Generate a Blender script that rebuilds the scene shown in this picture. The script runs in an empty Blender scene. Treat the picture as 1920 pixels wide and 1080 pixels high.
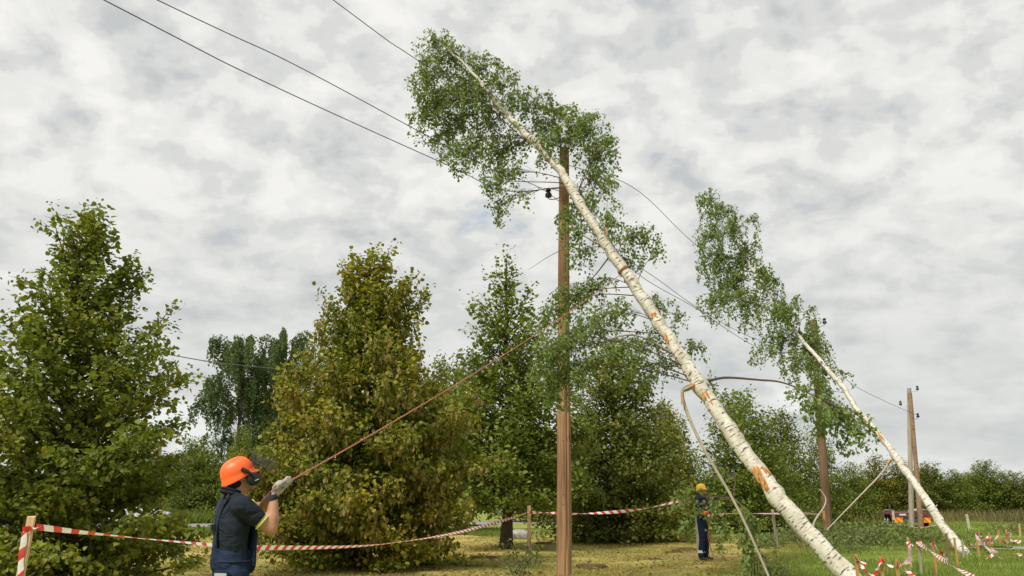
import bpy, bmesh, math, random
import numpy as np
from mathutils import Vector, Matrix

sc = bpy.context.scene
col = sc.collection
R = math.radians
rnd = random.Random(7)

# ------------------------------------------------------------------ camera
F, EYE = 1700.0, 1.45                      # focal length in px of a 1920 px wide frame, eye height
TH = math.atan(395 / F)                    # upward tilt
cam_d = bpy.data.cameras.new('camera')
cam = bpy.data.objects.new('camera', cam_d)
col.objects.link(cam)
cam.location = (0, 0, EYE)
cam.rotation_euler = (math.pi / 2 + TH, 0, 0)
cam_d.sensor_width = 36.0
cam_d.lens = F / 1920 * 36
cam_d.clip_end = 6000
sc.camera = cam

# ------------------------------------------------------------------ sky
SUN_EL, SUN_AZ = 50.0, 222.0               # degrees; azimuth clockwise from +Y
world = bpy.data.worlds.new('World')
sc.world = world
world.use_nodes = True
wt = world.node_tree
wt.nodes.clear()


def N(t, kind, **kw):
    n = t.nodes.new(kind)
    for k, v in kw.items():
        if k.startswith('i_'):
            n.inputs[k[2:]].default_value = v
        else:
            setattr(n, k, v)
    return n


def math_node(t, op, a, b=None, clamp=False):
    n = t.nodes.new('ShaderNodeMath')
    n.operation = op
    n.use_clamp = clamp
    for i, v in enumerate((a, b)):
        if v is None:
            continue
        if isinstance(v, (int, float)):
            n.inputs[i].default_value = v
        else:
            t.links.new(v, n.inputs[i])
    return n.outputs[0]


def ramp(t, fac, stops, interp='LINEAR'):
    n = t.nodes.new('ShaderNodeValToRGB')
    n.color_ramp.interpolation = interp
    el = n.color_ramp.elements
    while len(el) < len(stops):
        el.new(0.5)
    for e, (p, c) in zip(el, stops):
        e.position = p
        e.color = (c, c, c, 1) if isinstance(c, (int, float)) else (*c, 1)
    t.links.new(fac, n.inputs[0])
    return n.outputs[0]


def mixc(t, fac, a, b, blend='MIX'):
    n = t.nodes.new('ShaderNodeMix')
    n.data_type = 'RGBA'
    n.blend_type = blend
    for sock, v in ((n.inputs[0], fac), (n.inputs[6], a), (n.inputs[7], b)):
        if isinstance(v, (int, float)):
            sock.default_value = v
        elif isinstance(v, tuple):
            sock.default_value = (*v, 1)
        else:
            t.links.new(v, sock)
    return n.outputs[2]


def noise(t, vec, scale, detail=4, rough=0.55, dist=0.0):
    n = N(t, 'ShaderNodeTexNoise', i_Scale=scale, i_Detail=detail, i_Roughness=rough, i_Distortion=dist)
    if vec is not None:
        t.links.new(vec, n.inputs['Vector'])
    return n.outputs['Fac']


def build_sky():
    t = wt
    tc = N(t, 'ShaderNodeTexCoord')
    sep = N(t, 'ShaderNodeSeparateXYZ')
    t.links.new(tc.outputs['Generated'], sep.inputs[0])
    z = math_node(t, 'MAXIMUM', sep.outputs[2], 0.0)
    zz = math_node(t, 'ADD', z, 0.40)
    u = math_node(t, 'DIVIDE', sep.outputs[0], zz)
    v = math_node(t, 'DIVIDE', sep.outputs[1], zz)
    comb = N(t, 'ShaderNodeCombineXYZ')
    t.links.new(u, comb.inputs[0])
    t.links.new(v, comb.inputs[1])
    uv = comb.outputs[0]
    puffs = noise(t, uv, 10.5, 7, 0.54, 0.15)
    broad = noise(t, uv, 2.0, 4, 0.5, 0.1)
    fine = noise(t, uv, 20.0, 5, 0.55, 0.1)
    # altocumulus brightness: overlapping puffs over broad bands
    b = math_node(t, 'ADD', math_node(t, 'MULTIPLY', puffs, 0.72),
                  math_node(t, 'ADD', math_node(t, 'MULTIPLY', broad, 0.30), math_node(t, 'MULTIPLY', fine, 0.14)))
    shade = ramp(t, b, [(0.44, (0.46, 0.48, 0.485)), (0.54, (0.585, 0.592, 0.582)), (0.60, (0.68, 0.678, 0.655)),
                        (0.69, (0.76, 0.752, 0.722))], 'EASE')
    # a calmer, greyer layer towards the horizon
    horiz = ramp(t, z, [(0.02, 1.0), (0.40, 0.0)], 'EASE')
    layer_v = N(t, 'ShaderNodeMapping')
    layer_v.inputs['Scale'].default_value = (1.6, 1.6, 9.0)
    t.links.new(tc.outputs['Generated'], layer_v.inputs[0])
    bands = noise(t, layer_v.outputs[0], 2.0, 5, 0.5, 0.4)
    lay = ramp(t, bands, [(0.36, (0.43, 0.46, 0.455)), (0.52, (0.53, 0.55, 0.537)), (0.68, (0.64, 0.65, 0.63))], 'EASE')
    clouds = mixc(t, math_node(t, 'MULTIPLY', horiz, 0.8), shade, lay)
    # low cumulus heads along the horizon
    cm = N(t, 'ShaderNodeMapping')
    cm.inputs['Scale'].default_value = (5.5, 5.5, 9.0)
    cm.inputs['Location'].default_value = (1.3, 0.4, 0.0)
    cm.inputs['Rotation'].default_value = (0, 0, R(50))
    t.links.new(tc.outputs['Generated'], cm.inputs[0])
    heads = noise(t, cm.outputs[0], 1.0, 7, 0.5, 0.2)
    band = ramp(t, z, [(0.0, 0.7), (0.10, 1.0), (0.22, 0.0)], 'EASE')
    hm = ramp(t, math_node(t, 'MULTIPLY', heads, band), [(0.53, 0.0), (0.60, 0.9)], 'EASE')
    clouds = mixc(t, math_node(t, 'MULTIPLY', hm, 0.85), clouds, (0.76, 0.77, 0.755))
    # a few blue gaps
    gap = noise(t, uv, 4.2, 6, 0.6, 0.3)
    gm = ramp(t, math_node(t, 'ADD', math_node(t, 'MULTIPLY', gap, 0.6), math_node(t, 'MULTIPLY', puffs, 0.4)),
              [(0.30, 0.6), (0.405, 0.0)], 'EASE')
    gm = math_node(t, 'MULTIPLY', gm, math_node(t, 'SUBTRACT', 1.0, horiz), True)
    sky = N(t, 'ShaderNodeTexSky')
    sky.sky_type = 'NISHITA'
    sky.sun_disc = False
    sky.sun_elevation = R(SUN_EL)
    sky.sun_rotation = R(SUN_AZ)
    bg_sky = N(t, 'ShaderNodeBackground', i_Strength=0.13)
    t.links.new(sky.outputs[0], bg_sky.inputs[0])
    bg_cl = N(t, 'ShaderNodeBackground', i_Strength=1.0)
    t.links.new(clouds, bg_cl.inputs[0])
    mx = N(t, 'ShaderNodeMixShader')
    t.links.new(gm, mx.inputs[0])
    t.links.new(bg_cl.outputs[0], mx.inputs[1])
    t.links.new(bg_sky.outputs[0], mx.inputs[2])
    out = N(t, 'ShaderNodeOutputWorld')
    t.links.new(mx.outputs[0], out.inputs[0])


build_sky()

# ------------------------------------------------------------------ sun and exposure
sun_d = bpy.data.lights.new('sun', 'SUN')
sun_d.energy = 3.4
sun_d.angle = R(11)
sun_d.color = (1.0, 0.95, 0.86)
sun = bpy.data.objects.new('sun', sun_d)
col.objects.link(sun)
_to_sun = Vector((math.sin(R(SUN_AZ)) * math.cos(R(SUN_EL)), math.cos(R(SUN_AZ)) * math.cos(R(SUN_EL)), math.sin(R(SUN_EL))))
sun.rotation_euler = _to_sun.to_track_quat('Z', 'Y').to_euler()
sun.location = _to_sun * 60
vs = sc.view_settings
vs.view_transform = 'Standard'
vs.look = 'None'
vs.exposure = 0.28
vs.gamma = 1.0
vs.use_curve_mapping = False
sc.cycles.max_bounces = 6
sc.cycles.transparent_max_bounces = 12

# ------------------------------------------------------------------ helpers
_c, _s = math.cos(TH), math.sin(TH)


def P(x, y, Y):
    """the place at distance Y (metres ahead of the eye) that stands at photo pixel x, y"""
    u, v = (x - 960) / F, (540 - y) / F
    d = np.array([u, _c - v * _s, _s + v * _c])
    return d * (Y / d[1]) + np.array([0, 0, EYE])


def G(x, y):
    """ground point at photo pixel x, y"""
    u, v = (x - 960) / F, (540 - y) / F
    d = np.array([u, _c - v * _s, _s + v * _c])
    return d * (-EYE / d[2]) + np.array([0, 0, EYE])


def link(o, parent=None):
    col.objects.link(o)
    if parent is not None:
        o.parent = parent
    return o


def tag(o, label=None, cat=None, group=None, kind=None):
    for k, v in (('label', label), ('category', cat), ('group', group), ('kind', kind)):
        if v:
            o[k] = v
    return o


def empty(name, loc=(0, 0, 0), label=None, cat=None, group=None, rz=0.0):
    o = bpy.data.objects.new(name, None)
    o.location = loc
    o.rotation_euler = (0, 0, rz)
    o.empty_display_size = 0.2
    return tag(link(o), label, cat, group)


def np_mesh(name, V, faces, smooth=False, uv=None):
    """faces: (n,k) int array; uv: (n*k,2)"""
    me = bpy.data.meshes.new(name)
    V = np.asarray(V, np.float32)
    faces = np.asarray(faces, np.int32)
    n, k = faces.shape
    me.vertices.add(len(V))
    me.vertices.foreach_set('co', V.ravel())
    me.loops.add(n * k)
    me.loops.foreach_set('vertex_index', faces.ravel())
    me.polygons.add(n)
    me.polygons.foreach_set('loop_start', np.arange(n, dtype=np.int32) * k)
    me.polygons.foreach_set('loop_total', np.full(n, k, np.int32))
    if smooth:
        me.polygons.foreach_set('use_smooth', np.ones(n, bool))
    if uv is not None:
        l = me.uv_layers.new(name='UVMap')
        l.data.foreach_set('uv', np.asarray(uv, np.float32).ravel())
    me.update(calc_edges=True)
    return me


def obj(name, me, mat, parent=None, kind=None):
    o = bpy.data.objects.new(name, me)
    if mat is not None:
        me.materials.clear()
        me.materials.append(mat)
    link(o, parent)
    if kind:
        o['kind'] = kind
    return o


class MB:
    """collects shapes into one mesh (quads padded as lists, with uv along tubes)"""

    def __init__(self):
        self.V, self.Fc, self.U = [], [], []

    def add(self, V, Fc, U=None):
        k = len(self.V)
        self.V += [tuple(v) for v in V]
        for i, f in enumerate(Fc):
            self.Fc.append([a + k for a in f])
            self.U.append(U[i] if U else [(0, 0)] * len(f))

    def box(self, c, s, rot=None, taper=1.0, bev=0.0):
        """box with centre c, size s (bevelled edges when bev > 0)"""
        bm = bmesh.new()
        bmesh.ops.create_cube(bm, size=1.0)
        for v in bm.verts:
            f = taper if v.co.z > 0 else 1.0
            v.co = Vector((v.co.x * s[0] * f, v.co.y * s[1] * f, v.co.z * s[2]))
        if bev > 0:
            bmesh.ops.bevel(bm, geom=bm.edges[:], offset=bev, segments=2, affect='EDGES')
        M = Matrix.Translation(Vector(c)) @ (rot.to_4x4() if rot is not None else Matrix.Identity(4))
        bm.transform(M)
        bm.verts.index_update()
        self.add([v.co[:] for v in bm.verts], [[v.index for v in f.verts] for f in bm.faces])
        bm.free()
        return self

    def tube(self, pts, radii, n=8, caps=True, rough=0.0, rs=None, ell=None):
        pts = [np.asarray(p, float) for p in pts]
        m = len(pts)
        if not hasattr(radii, '__len__'):
            radii = [radii] * m
        rs = rs or rnd
        up = np.array([0.21, 0.87, 0.44])
        V, L = [], 0.0
        lens = []
        prev = None
        for i in range(m):
            a = pts[max(0, i - 1)]
            b = pts[min(m - 1, i + 1)]
            t = b - a
            t /= (np.linalg.norm(t) + 1e-9)
            if prev is None:
                s = np.cross(t, up)
                if np.linalg.norm(s) < 1e-3:
                    s = np.cross(t, np.array([1.0, 0, 0]))
            else:
                s = prev - t * np.dot(prev, t)
            s /= np.linalg.norm(s)
            prev = s
            w = np.cross(t, s)
            if i:
                L += np.linalg.norm(pts[i] - pts[i - 1])
            lens.append(L)
            for j in range(n):
                a_ = 2 * math.pi * j / n
                r = radii[i] * (1 + (rs.uniform(-rough, rough) if rough else 0))
                V.append(pts[i] + (s * math.cos(a_) + w * math.sin(a_)) * r)
        Fc, U = [], []
        circ = 2 * math.pi * max(radii)
        for i in range(m - 1):
            for j in range(n):
                k = (j + 1) % n
                Fc.append([i * n + j, i * n + k, (i + 1) * n + k, (i + 1) * n + j])
                u0, u1 = j / n * circ, (j + 1) / n * circ
                U.append([(u0, lens[i]), (u1, lens[i]), (u1, lens[i + 1]), (u0, lens[i + 1])])
        if caps:
            Fc.append(list(range(n))[::-1])
            U.append([(0, 0)] * n)
            Fc.append([(m - 1) * n + j for j in range(n)])
            U.append([(0, L)] * n)
        self.add(V, Fc, U)
        return self

    def lathe(self, base, prof, n=16, axis=(0, 0, 1)):
        """profile [(r, h)] turned about the axis through base"""
        ax = Vector(axis).normalized()
        q = Vector((0, 0, 1)).rotation_difference(ax)
        V, Fc = [], []
        for r, h in prof:
            for j in range(n):
                a = 2 * math.pi * j / n
                V.append((q @ Vector((r * math.cos(a), r * math.sin(a), h)) + Vector(base))[:])
        for i in range(len(prof) - 1):
            for j in range(n):
                k = (j + 1) % n
                Fc.append([i * n + j, i * n + k, (i + 1) * n + k, (i + 1) * n + j])
        Fc.append(list(range(n))[::-1])
        Fc.append([(len(prof) - 1) * n + j for j in range(n)])
        self.add(V, Fc)
        return self

    def mesh(self, name, smooth=True):
        me = bpy.data.meshes.new(name)
        me.from_pydata(self.V, [], self.Fc)
        l = me.uv_layers.new(name='UVMap')
        flat = [c for f in self.U for p in f for c in p]
        l.data.foreach_set('uv', flat)
        if smooth:
            me.polygons.foreach_set('use_smooth', [True] * len(me.polygons))
            me.set_sharp_from_angle(angle=R(42))
        me.update()
        return me

    def build(self, name, mat, parent=None, smooth=True, kind=None):
        return obj(name, self.mesh(name, smooth), mat, parent, kind)


def spline(pts, n):
    """Catmull-Rom through pts, n samples per span"""
    p = [np.asarray(a, float) for a in pts]
    p = [2 * p[0] - p[1]] + p + [2 * p[-1] - p[-2]]
    out = []
    for i in range(1, len(p) - 2):
        a, b, c, d = p[i - 1:i + 3]
        for k in range(n):
            t = k / n
            out.append(0.5 * (2 * b + (c - a) * t + (2 * a - 5 * b + 4 * c - d) * t * t + (3 * b - a - 3 * c + d) * t ** 3))
    out.append(p[-2])
    return out


# ------------------------------------------------------------------ materials
MATS = {}


def mat(name, build):
    m = bpy.data.materials.new(name)
    m.use_nodes = True
    t = m.node_tree
    t.nodes.clear()
    out = t.nodes.new('ShaderNodeOutputMaterial')
    sh = build(t)
    t.links.new(sh, out.inputs['Surface'])
    MATS[name] = m
    return m


def principled(t, color, rough=0.6, spec=0.4, metal=0.0, bump=None, bump_d=0.01, bump_s=0.6):
    b = t.nodes.new('ShaderNodeBsdfPrincipled')
    if isinstance(color, tuple):
        b.inputs['Base Color'].default_value = (*color, 1)
    else:
        t.links.new(color, b.inputs['Base Color'])
    if isinstance(rough, (int, float)):
        b.inputs['Roughness'].default_value = rough
    else:
        t.links.new(rough, b.inputs['Roughness'])
    b.inputs['Specular IOR Level'].default_value = spec
    b.inputs['Metallic'].default_value = metal
    if bump is not None:
        bn = N(t, 'ShaderNodeBump', i_Strength=bump_s, i_Distance=bump_d)
        t.links.new(bump, bn.inputs['Height'])
        t.links.new(bn.outputs[0], b.inputs['Normal'])
    return b.outputs[0]


def objco(t):
    return N(t, 'ShaderNodeTexCoord').outputs['Object']


def simple(name, color, rough=0.6, spec=0.35, metal=0.0, var=0.18, scale=14.0, bump_d=0.004):
    def f(t):
        n = noise(t, objco(t), scale, 5)
        lo = tuple(c * (1 - var) for c in color)
        hi = tuple(min(1, c * (1 + var)) for c in color)
        return principled(t, ramp(t, n, [(0.3, lo), (0.7, hi)]), rough, spec, metal, n, bump_d)
    return mat(name, f)


def leaf_mat(name, stops, trans=0.35, patch=0.9, sat_noise=0.35):
    """leaf colours: stops picked per leaf and per spray; light passes through the blade"""
    def f(t):
        g = N(t, 'ShaderNodeNewGeometry')
        n = noise(t, objco(t), patch, 3)
        n2 = math_node(t, 'MULTIPLY', math_node(t, 'SUBTRACT', n, 0.5), 2.0 * sat_noise)
        k = math_node(t, 'ADD', math_node(t, 'ADD', math_node(t, 'MULTIPLY', g.outputs['Random Per Island'], 0.42), 0.17), n2, True)
        k = math_node(t, 'ADD', k, 0.08, True)
        c = ramp(t, k, stops)
        under = mixc(t, g.outputs['Backfacing'], c, mixc(t, 0.22, c, (0.22, 0.25, 0.12)))
        p = principled(t, under, 0.6, 0.2)
        tr = t.nodes.new('ShaderNodeBsdfTranslucent')
        t.links.new(mixc(t, 0.5, c, (0.16, 0.22, 0.02)), tr.inputs[0])
        mx = N(t, 'ShaderNodeMixShader')
        mx.inputs[0].default_value = min(0.5, trans + 0.10)
        t.links.new(p, mx.inputs[1])
        t.links.new(tr.outputs[0], mx.inputs[2])
        return mx.outputs[0]
    return mat(name, f)


leaf_mat('leaf_maple', [(0.0, (0.091, 0.140, 0.018)), (0.45, (0.177, 0.224, 0.021)), (0.75, (0.351, 0.317, 0.027)),
                        (0.94, (0.579, 0.393, 0.034)), (1.0, (0.703, 0.252, 0.034))], 0.34, 0.8, 0.35)
leaf_mat('leaf_linden', [(0.0, (0.090, 0.143, 0.013)), (0.4, (0.204, 0.240, 0.017)), (0.7, (0.432, 0.336, 0.022)),
                         (1.0, (0.825, 0.448, 0.028))], 0.28, 0.55, 0.5)
leaf_mat('leaf_seed', [(0.0, (0.235, 0.162, 0.045)), (0.5, (0.343, 0.263, 0.075)), (1.0, (0.441, 0.370, 0.120))], 0.25)
leaf_mat('leaf_mid', [(0.0, (0.086, 0.146, 0.018)), (0.5, (0.177, 0.233, 0.023)), (0.85, (0.305, 0.304, 0.030)),
                      (1.0, (0.458, 0.345, 0.034))], 0.32, 0.7, 0.4)
leaf_mat('leaf_olive', [(0.0, (0.076, 0.116, 0.020)), (0.5, (0.158, 0.186, 0.025)), (0.85, (0.301, 0.249, 0.036)),
                        (1.0, (0.431, 0.260, 0.041))], 0.26, 0.6, 0.45)
leaf_mat('leaf_gold', [(0.0, (0.097, 0.125, 0.015)), (0.4, (0.195, 0.197, 0.018)), (0.75, (0.408, 0.304, 0.023)),
                       (1.0, (0.582, 0.374, 0.029))], 0.34, 0.5, 0.5)
leaf_mat('leaf_birch', [(0.0, (0.138, 0.214, 0.057)), (0.5, (0.236, 0.328, 0.085)), (0.85, (0.362, 0.441, 0.125)),
                        (1.0, (0.555, 0.505, 0.121))], 0.42, 1.1, 0.35)
leaf_mat('leaf_far_birch', [(0.0, (0.072, 0.117, 0.038)), (0.6, (0.124, 0.177, 0.060)), (1.0, (0.203, 0.237, 0.079))], 0.3, 0.6, 0.3)
leaf_mat('leaf_brush', [(0.0, (0.095, 0.132, 0.033)), (0.5, (0.163, 0.219, 0.055)), (0.9, (0.268, 0.298, 0.084)),
                        (1.0, (0.536, 0.386, 0.078))], 0.3, 1.2, 0.4)
leaf_mat('leaf_wood', [(0.0, (0.032, 0.052, 0.020)), (0.6, (0.052, 0.075, 0.026)), (1.0, (0.087, 0.102, 0.036))], 0.2, 0.05, 0.4)


def bark(t, lo, hi, sx=30, sz=5, bd=0.01):
    mp = N(t, 'ShaderNodeMapping')
    mp.inputs['Scale'].default_value = (sx, sz, 1)
    t.links.new(N(t, 'ShaderNodeTexCoord').outputs['UV'], mp.inputs[0])
    n = noise(t, mp.outputs[0], 1.0, 6, 0.6, 0.3)
    return principled(t, ramp(t, n, [(0.3, lo), (0.7, hi)]), 0.85, 0.2, 0, n, bd)


mat('bark', lambda t: bark(t, (0.035, 0.027, 0.02), (0.11, 0.09, 0.065)))
mat('twig', lambda t: bark(t, (0.06, 0.04, 0.028), (0.14, 0.10, 0.075)))
mat('pale_twig', lambda t: bark(t, (0.26, 0.22, 0.16), (0.50, 0.44, 0.35), 40, 9, 0.004))
mat('torn_wood', lambda t: bark(t, (0.42, 0.14, 0.025), (0.72, 0.38, 0.10), 60, 6, 0.012))


def birch_bark(t):
    uv = N(t, 'ShaderNodeTexCoord').outputs['UV']

    def mapped(sx, sy, loc=0.0):
        mp = N(t, 'ShaderNodeMapping')
        mp.inputs['Scale'].default_value = (sx, sy, 1)
        mp.inputs['Location'].default_value = (loc, loc, 0)
        t.links.new(uv, mp.inputs[0])
        return mp.outputs[0]
    base = noise(t, mapped(5, 2.4), 1.0, 5)
    c = ramp(t, base, [(0.30, (0.44, 0.39, 0.30)), (0.5, (0.60, 0.56, 0.47)), (0.72, (0.72, 0.70, 0.62))])
    peel = noise(t, mapped(3, 1.3, 5.0), 1.0, 4)
    c = mixc(t, ramp(t, peel, [(0.60, 0.0), (0.74, 0.6)]), c, (0.55, 0.42, 0.28))
    lent = noise(t, mapped(8, 60, 2.0), 1.0, 3)
    c = mixc(t, ramp(t, lent, [(0.57, 0.0), (0.64, 0.8)]), c, (0.20, 0.16, 0.13))
    scar = noise(t, mapped(3.6, 24, 9.0), 1.0, 4, 0.55, 0.25)
    sm = ramp(t, scar, [(0.575, 0.0), (0.625, 0.92)])
    knot = noise(t, mapped(3.5, 4.5, 3.0), 1.0, 3, 0.5, 0.5)
    sm = math_node(t, 'MAXIMUM', sm, ramp(t, knot, [(0.68, 0.0), (0.72, 0.9)]))
    c = mixc(t, sm, c, (0.085, 0.065, 0.05))
    h = math_node(t, 'SUBTRACT', base, math_node(t, 'MULTIPLY', sm, 0.6))
    return principled(t, c, 0.62, 0.3, 0, h, 0.012)


mat('birch_bark', birch_bark)


def pole_wood(lo, mid, hi):
    def f(t):
        co = objco(t)
        mp = N(t, 'ShaderNodeMapping')
        mp.inputs['Scale'].default_value = (26, 26, 0.9)
        t.links.new(co, mp.inputs[0])
        g = noise(t, mp.outputs[0], 1.0, 6, 0.6, 0.4)
        mp2 = N(t, 'ShaderNodeMapping')
        mp2.inputs['Scale'].default_value = (2.5, 2.5, 0.7)
        t.links.new(co, mp2.inputs[0])
        b = noise(t, mp2.outputs[0], 1.0, 3)
        c = ramp(t, math_node(t, 'ADD', math_node(t, 'MULTIPLY', g, 0.6), math_node(t, 'MULTIPLY', b, 0.4)),
                 [(0.34, lo), (0.5, mid), (0.66, hi)])
        mp3 = N(t, 'ShaderNodeMapping')
        mp3.inputs['Scale'].default_value = (7, 7, 2.2)
        t.links.new(co, mp3.inputs[0])
        kn = noise(t, mp3.outputs[0], 1.0, 2)
        c = mixc(t, ramp(t, kn, [(0.66, 0.0), (0.72, 0.8)]), c, tuple(v * 0.45 for v in lo))
        return principled(t, c, 0.75, 0.25, 0, g, 0.008)
    return f


mat('pole_brown', pole_wood((0.151, 0.083, 0.045), (0.282, 0.161, 0.084), (0.418, 0.258, 0.145)))
mat('pole_grey', pole_wood((0.20, 0.165, 0.13), (0.33, 0.285, 0.23), (0.44, 0.39, 0.32)))
mat('pole_rust', pole_wood((0.109, 0.064, 0.036), (0.199, 0.124, 0.070), (0.275, 0.190, 0.115)))
mat('stake_wood', pole_wood((0.360, 0.240, 0.120), (0.528, 0.372, 0.204), (0.660, 0.504, 0.312)))
mat('stake_orange', pole_wood((0.30, 0.15, 0.05), (0.46, 0.25, 0.09), (0.55, 0.34, 0.15)))
mat('stake_pale', pole_wood((0.36, 0.33, 0.25), (0.50, 0.46, 0.36), (0.60, 0.57, 0.47)))


def tape_mat(t):
    uv = N(t, 'ShaderNodeTexCoord').outputs['UV']
    s = N(t, 'ShaderNodeSeparateXYZ')
    t.links.new(uv, s.inputs[0])
    k = math_node(t, 'FRACT', math_node(t, 'DIVIDE', math_node(t, 'ADD', s.outputs[1], math_node(t, 'MULTIPLY', s.outputs[0], 0.8)), 0.20))
    n = noise(t, objco(t), 9.0, 3)
    m = math_node(t, 'LESS_THAN', k, 0.47)
    c = mixc(t, m, (0.78, 0.77, 0.74), (0.62, 0.035, 0.025))
    c = mixc(t, ramp(t, n, [(0.4, 0.0), (0.8, 0.25)]), c, (0.45, 0.35, 0.3))
    p = principled(t, c, 0.38, 0.4, 0, n, 0.01)
    tr = t.nodes.new('ShaderNodeBsdfTranslucent')
    t.links.new(c, tr.inputs[0])
    mx = N(t, 'ShaderNodeMixShader')
    mx.inputs[0].default_value = 0.25
    t.links.new(p, mx.inputs[1])
    t.links.new(tr.outputs[0], mx.inputs[2])
    return mx.outputs[0]


mat('tape', tape_mat)


def grass_color(t, blade):
    """mown yellow turf on the left, lush green on the right: a property of the turf itself"""
    g = N(t, 'ShaderNodeNewGeometry')
    s = N(t, 'ShaderNodeSeparateXYZ')
    t.links.new(g.outputs['Position'], s.inputs[0])
    n1 = noise(t, g.outputs['Position'], 0.32, 4)
    n2 = noise(t, g.outputs['Position'], 1.5, 5, 0.65)
    n3 = noise(t, g.outputs['Position'], 9.0, 4, 0.6)
    # distance to the right of the edge between mown and lush turf
    e = math_node(t, 'SUBTRACT', s.outputs[0], math_node(t, 'SUBTRACT', math_node(t, 'MULTIPLY', s.outputs[1], 0.47), 4.6))
    e = math_node(t, 'ADD', e, math_node(t, 'MULTIPLY', math_node(t, 'SUBTRACT', n2, 0.5), 5.0))
    lush = math_node(t, 'ADD', math_node(t, 'MULTIPLY', e, 0.5), 0.5, True)
    far = math_node(t, 'MULTIPLY', math_node(t, 'SUBTRACT', s.outputs[1], 37.0), 0.5, True)
    lush = math_node(t, 'MAXIMUM', lush, math_node(t, 'MULTIPLY', far, 0.8))
    k = g.outputs['Random Per Island'] if blade else n3
    dry = mixc(t, k, (0.37, 0.29, 0.092), (0.60, 0.46, 0.165))
    mid = mixc(t, k, (0.225, 0.235, 0.056), (0.38, 0.345, 0.092))
    turf = mixc(t, ramp(t, n1, [(0.38, 0.1), (0.60, 0.95)]), dry, mid)
    green = mixc(t, k, (0.135, 0.20, 0.034), (0.25, 0.315, 0.060))
    green = mixc(t, ramp(t, n2, [(0.58, 0.0), (0.75, 0.55)]), green, mid)
    c = mixc(t, lush, turf, green)
    if not blade:
        soil = ramp(t, n2, [(0.60, 0.0), (0.70, 0.75)])
        soil = math_node(t, 'MULTIPLY', soil, math_node(t, 'SUBTRACT', 1.0, lush))
        c = mixc(t, soil, c, (0.115, 0.075, 0.040))
        c = mixc(t, 0.2, c, mixc(t, n3, (0.06, 0.055, 0.02), (0.28, 0.23, 0.09)))
    return c, n3


def ground_mat(t):
    c, n = grass_color(t, False)
    return principled(t, c, 0.95, 0.05, 0, n, 0.05)


def blade_mat(t):
    c, n = grass_color(t, True)
    p = principled(t, c, 0.6, 0.2)
    tr = t.nodes.new('ShaderNodeBsdfTranslucent')
    t.links.new(c, tr.inputs[0])
    mx = N(t, 'ShaderNodeMixShader')
    mx.inputs[0].default_value = 0.4
    t.links.new(p, mx.inputs[1])
    t.links.new(tr.outputs[0], mx.inputs[2])
    return mx.outputs[0]


mat('ground', ground_mat)
mat('grass_blade', blade_mat)
leaf_mat('dry_grass', [(0.0, (0.10, 0.095, 0.03)), (0.5, (0.19, 0.15, 0.06)), (1.0, (0.29, 0.20, 0.10))], 0.3, 0.4, 0.4)
leaf_mat('bank_grass', [(0.0, (0.080, 0.132, 0.019)), (0.5, (0.160, 0.217, 0.033)), (0.9, (0.256, 0.279, 0.052)), (1.0, (0.384, 0.217, 0.078))], 0.3, 0.4, 0.5)
simple('asphalt', (0.24, 0.235, 0.225), 0.9, 0.2, 0, 0.12, 6.0)
simple('gravel', (0.30, 0.28, 0.25), 0.95, 0.1, 0, 0.3, 20.0, 0.02)
simple('wire', (0.035, 0.035, 0.038), 0.5, 0.4)
simple('insulator', (0.012, 0.012, 0.014), 0.3, 0.5)
simple('galvanised', (0.30, 0.31, 0.32), 0.45, 0.5, 0.8)
simple('stone', (0.30, 0.29, 0.27), 0.9, 0.2, 0, 0.35, 7.0, 0.03)
simple('soil', (0.10, 0.065, 0.035), 1.0, 0.05, 0, 0.4, 16.0, 0.03)


def rope_mat(t):
    uv = N(t, 'ShaderNodeTexCoord').outputs['UV']
    s = N(t, 'ShaderNodeSeparateXYZ')
    t.links.new(uv, s.inputs[0])
    k = math_node(t, 'FRACT', math_node(t, 'ADD', math_node(t, 'MULTIPLY', s.outputs[1], 18.0), math_node(t, 'MULTIPLY', s.outputs[0], 30.0)))
    c = ramp(t, k, [(0.0, (0.25, 0.085, 0.05)), (0.5, (0.42, 0.18, 0.115)), (1.0, (0.30, 0.10, 0.06))])
    return principled(t, c, 0.7, 0.2, 0, k, 0.002)


mat('rope', rope_mat)
# ==================================================================== SETTING
def terrain():
    xs = np.unique(np.concatenate([np.linspace(-3000, -60, 14), np.linspace(-60, -14, 40), np.linspace(-14, 34, 260),
                                   np.linspace(34, 70, 40), np.linspace(70, 3000, 14)]))
    ys = np.unique(np.concatenate([np.linspace(-400, 0, 8), np.linspace(0, 15, 20), np.linspace(15, 40, 150),
                                   np.linspace(40, 90, 90), np.linspace(90, 5000, 22)]))
    X, Y = np.meshgrid(xs, ys)
    rg = np.random.default_rng(3)
    Z = np.zeros_like(X)
    for k in range(26):
        a = rg.uniform(0, 2 * math.pi)
        f = rg.uniform(0.5, 5.5)
        Z += 0.010 / (0.6 + f * 0.25) * np.sin(f * (X * math.cos(a) + Y * math.sin(a)) + rg.uniform(0, 6.28))
    near = ((Y > 12) & (Y < 60)) * np.clip((X + 14) / 3, 0, 1) * np.clip((34 - X) / 3, 0, 1)
    Z = Z * near - 0.01
    V = np.stack([X.ravel(), Y.ravel(), Z.ravel()], 1)
    nx, ny = len(xs), len(ys)
    i = np.arange(nx - 1)[None, :] + np.arange(ny - 1)[:, None] * nx
    i = i.ravel()
    Fc = np.stack([i, i + 1, i + nx + 1, i + nx], 1)
    o = obj('ground', np_mesh('ground', V, Fc, True), MATS['ground'])
    o['kind'] = 'structure'
    o['label'] = 'mown yellow and green grass field'
    return o


terrain()


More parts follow.
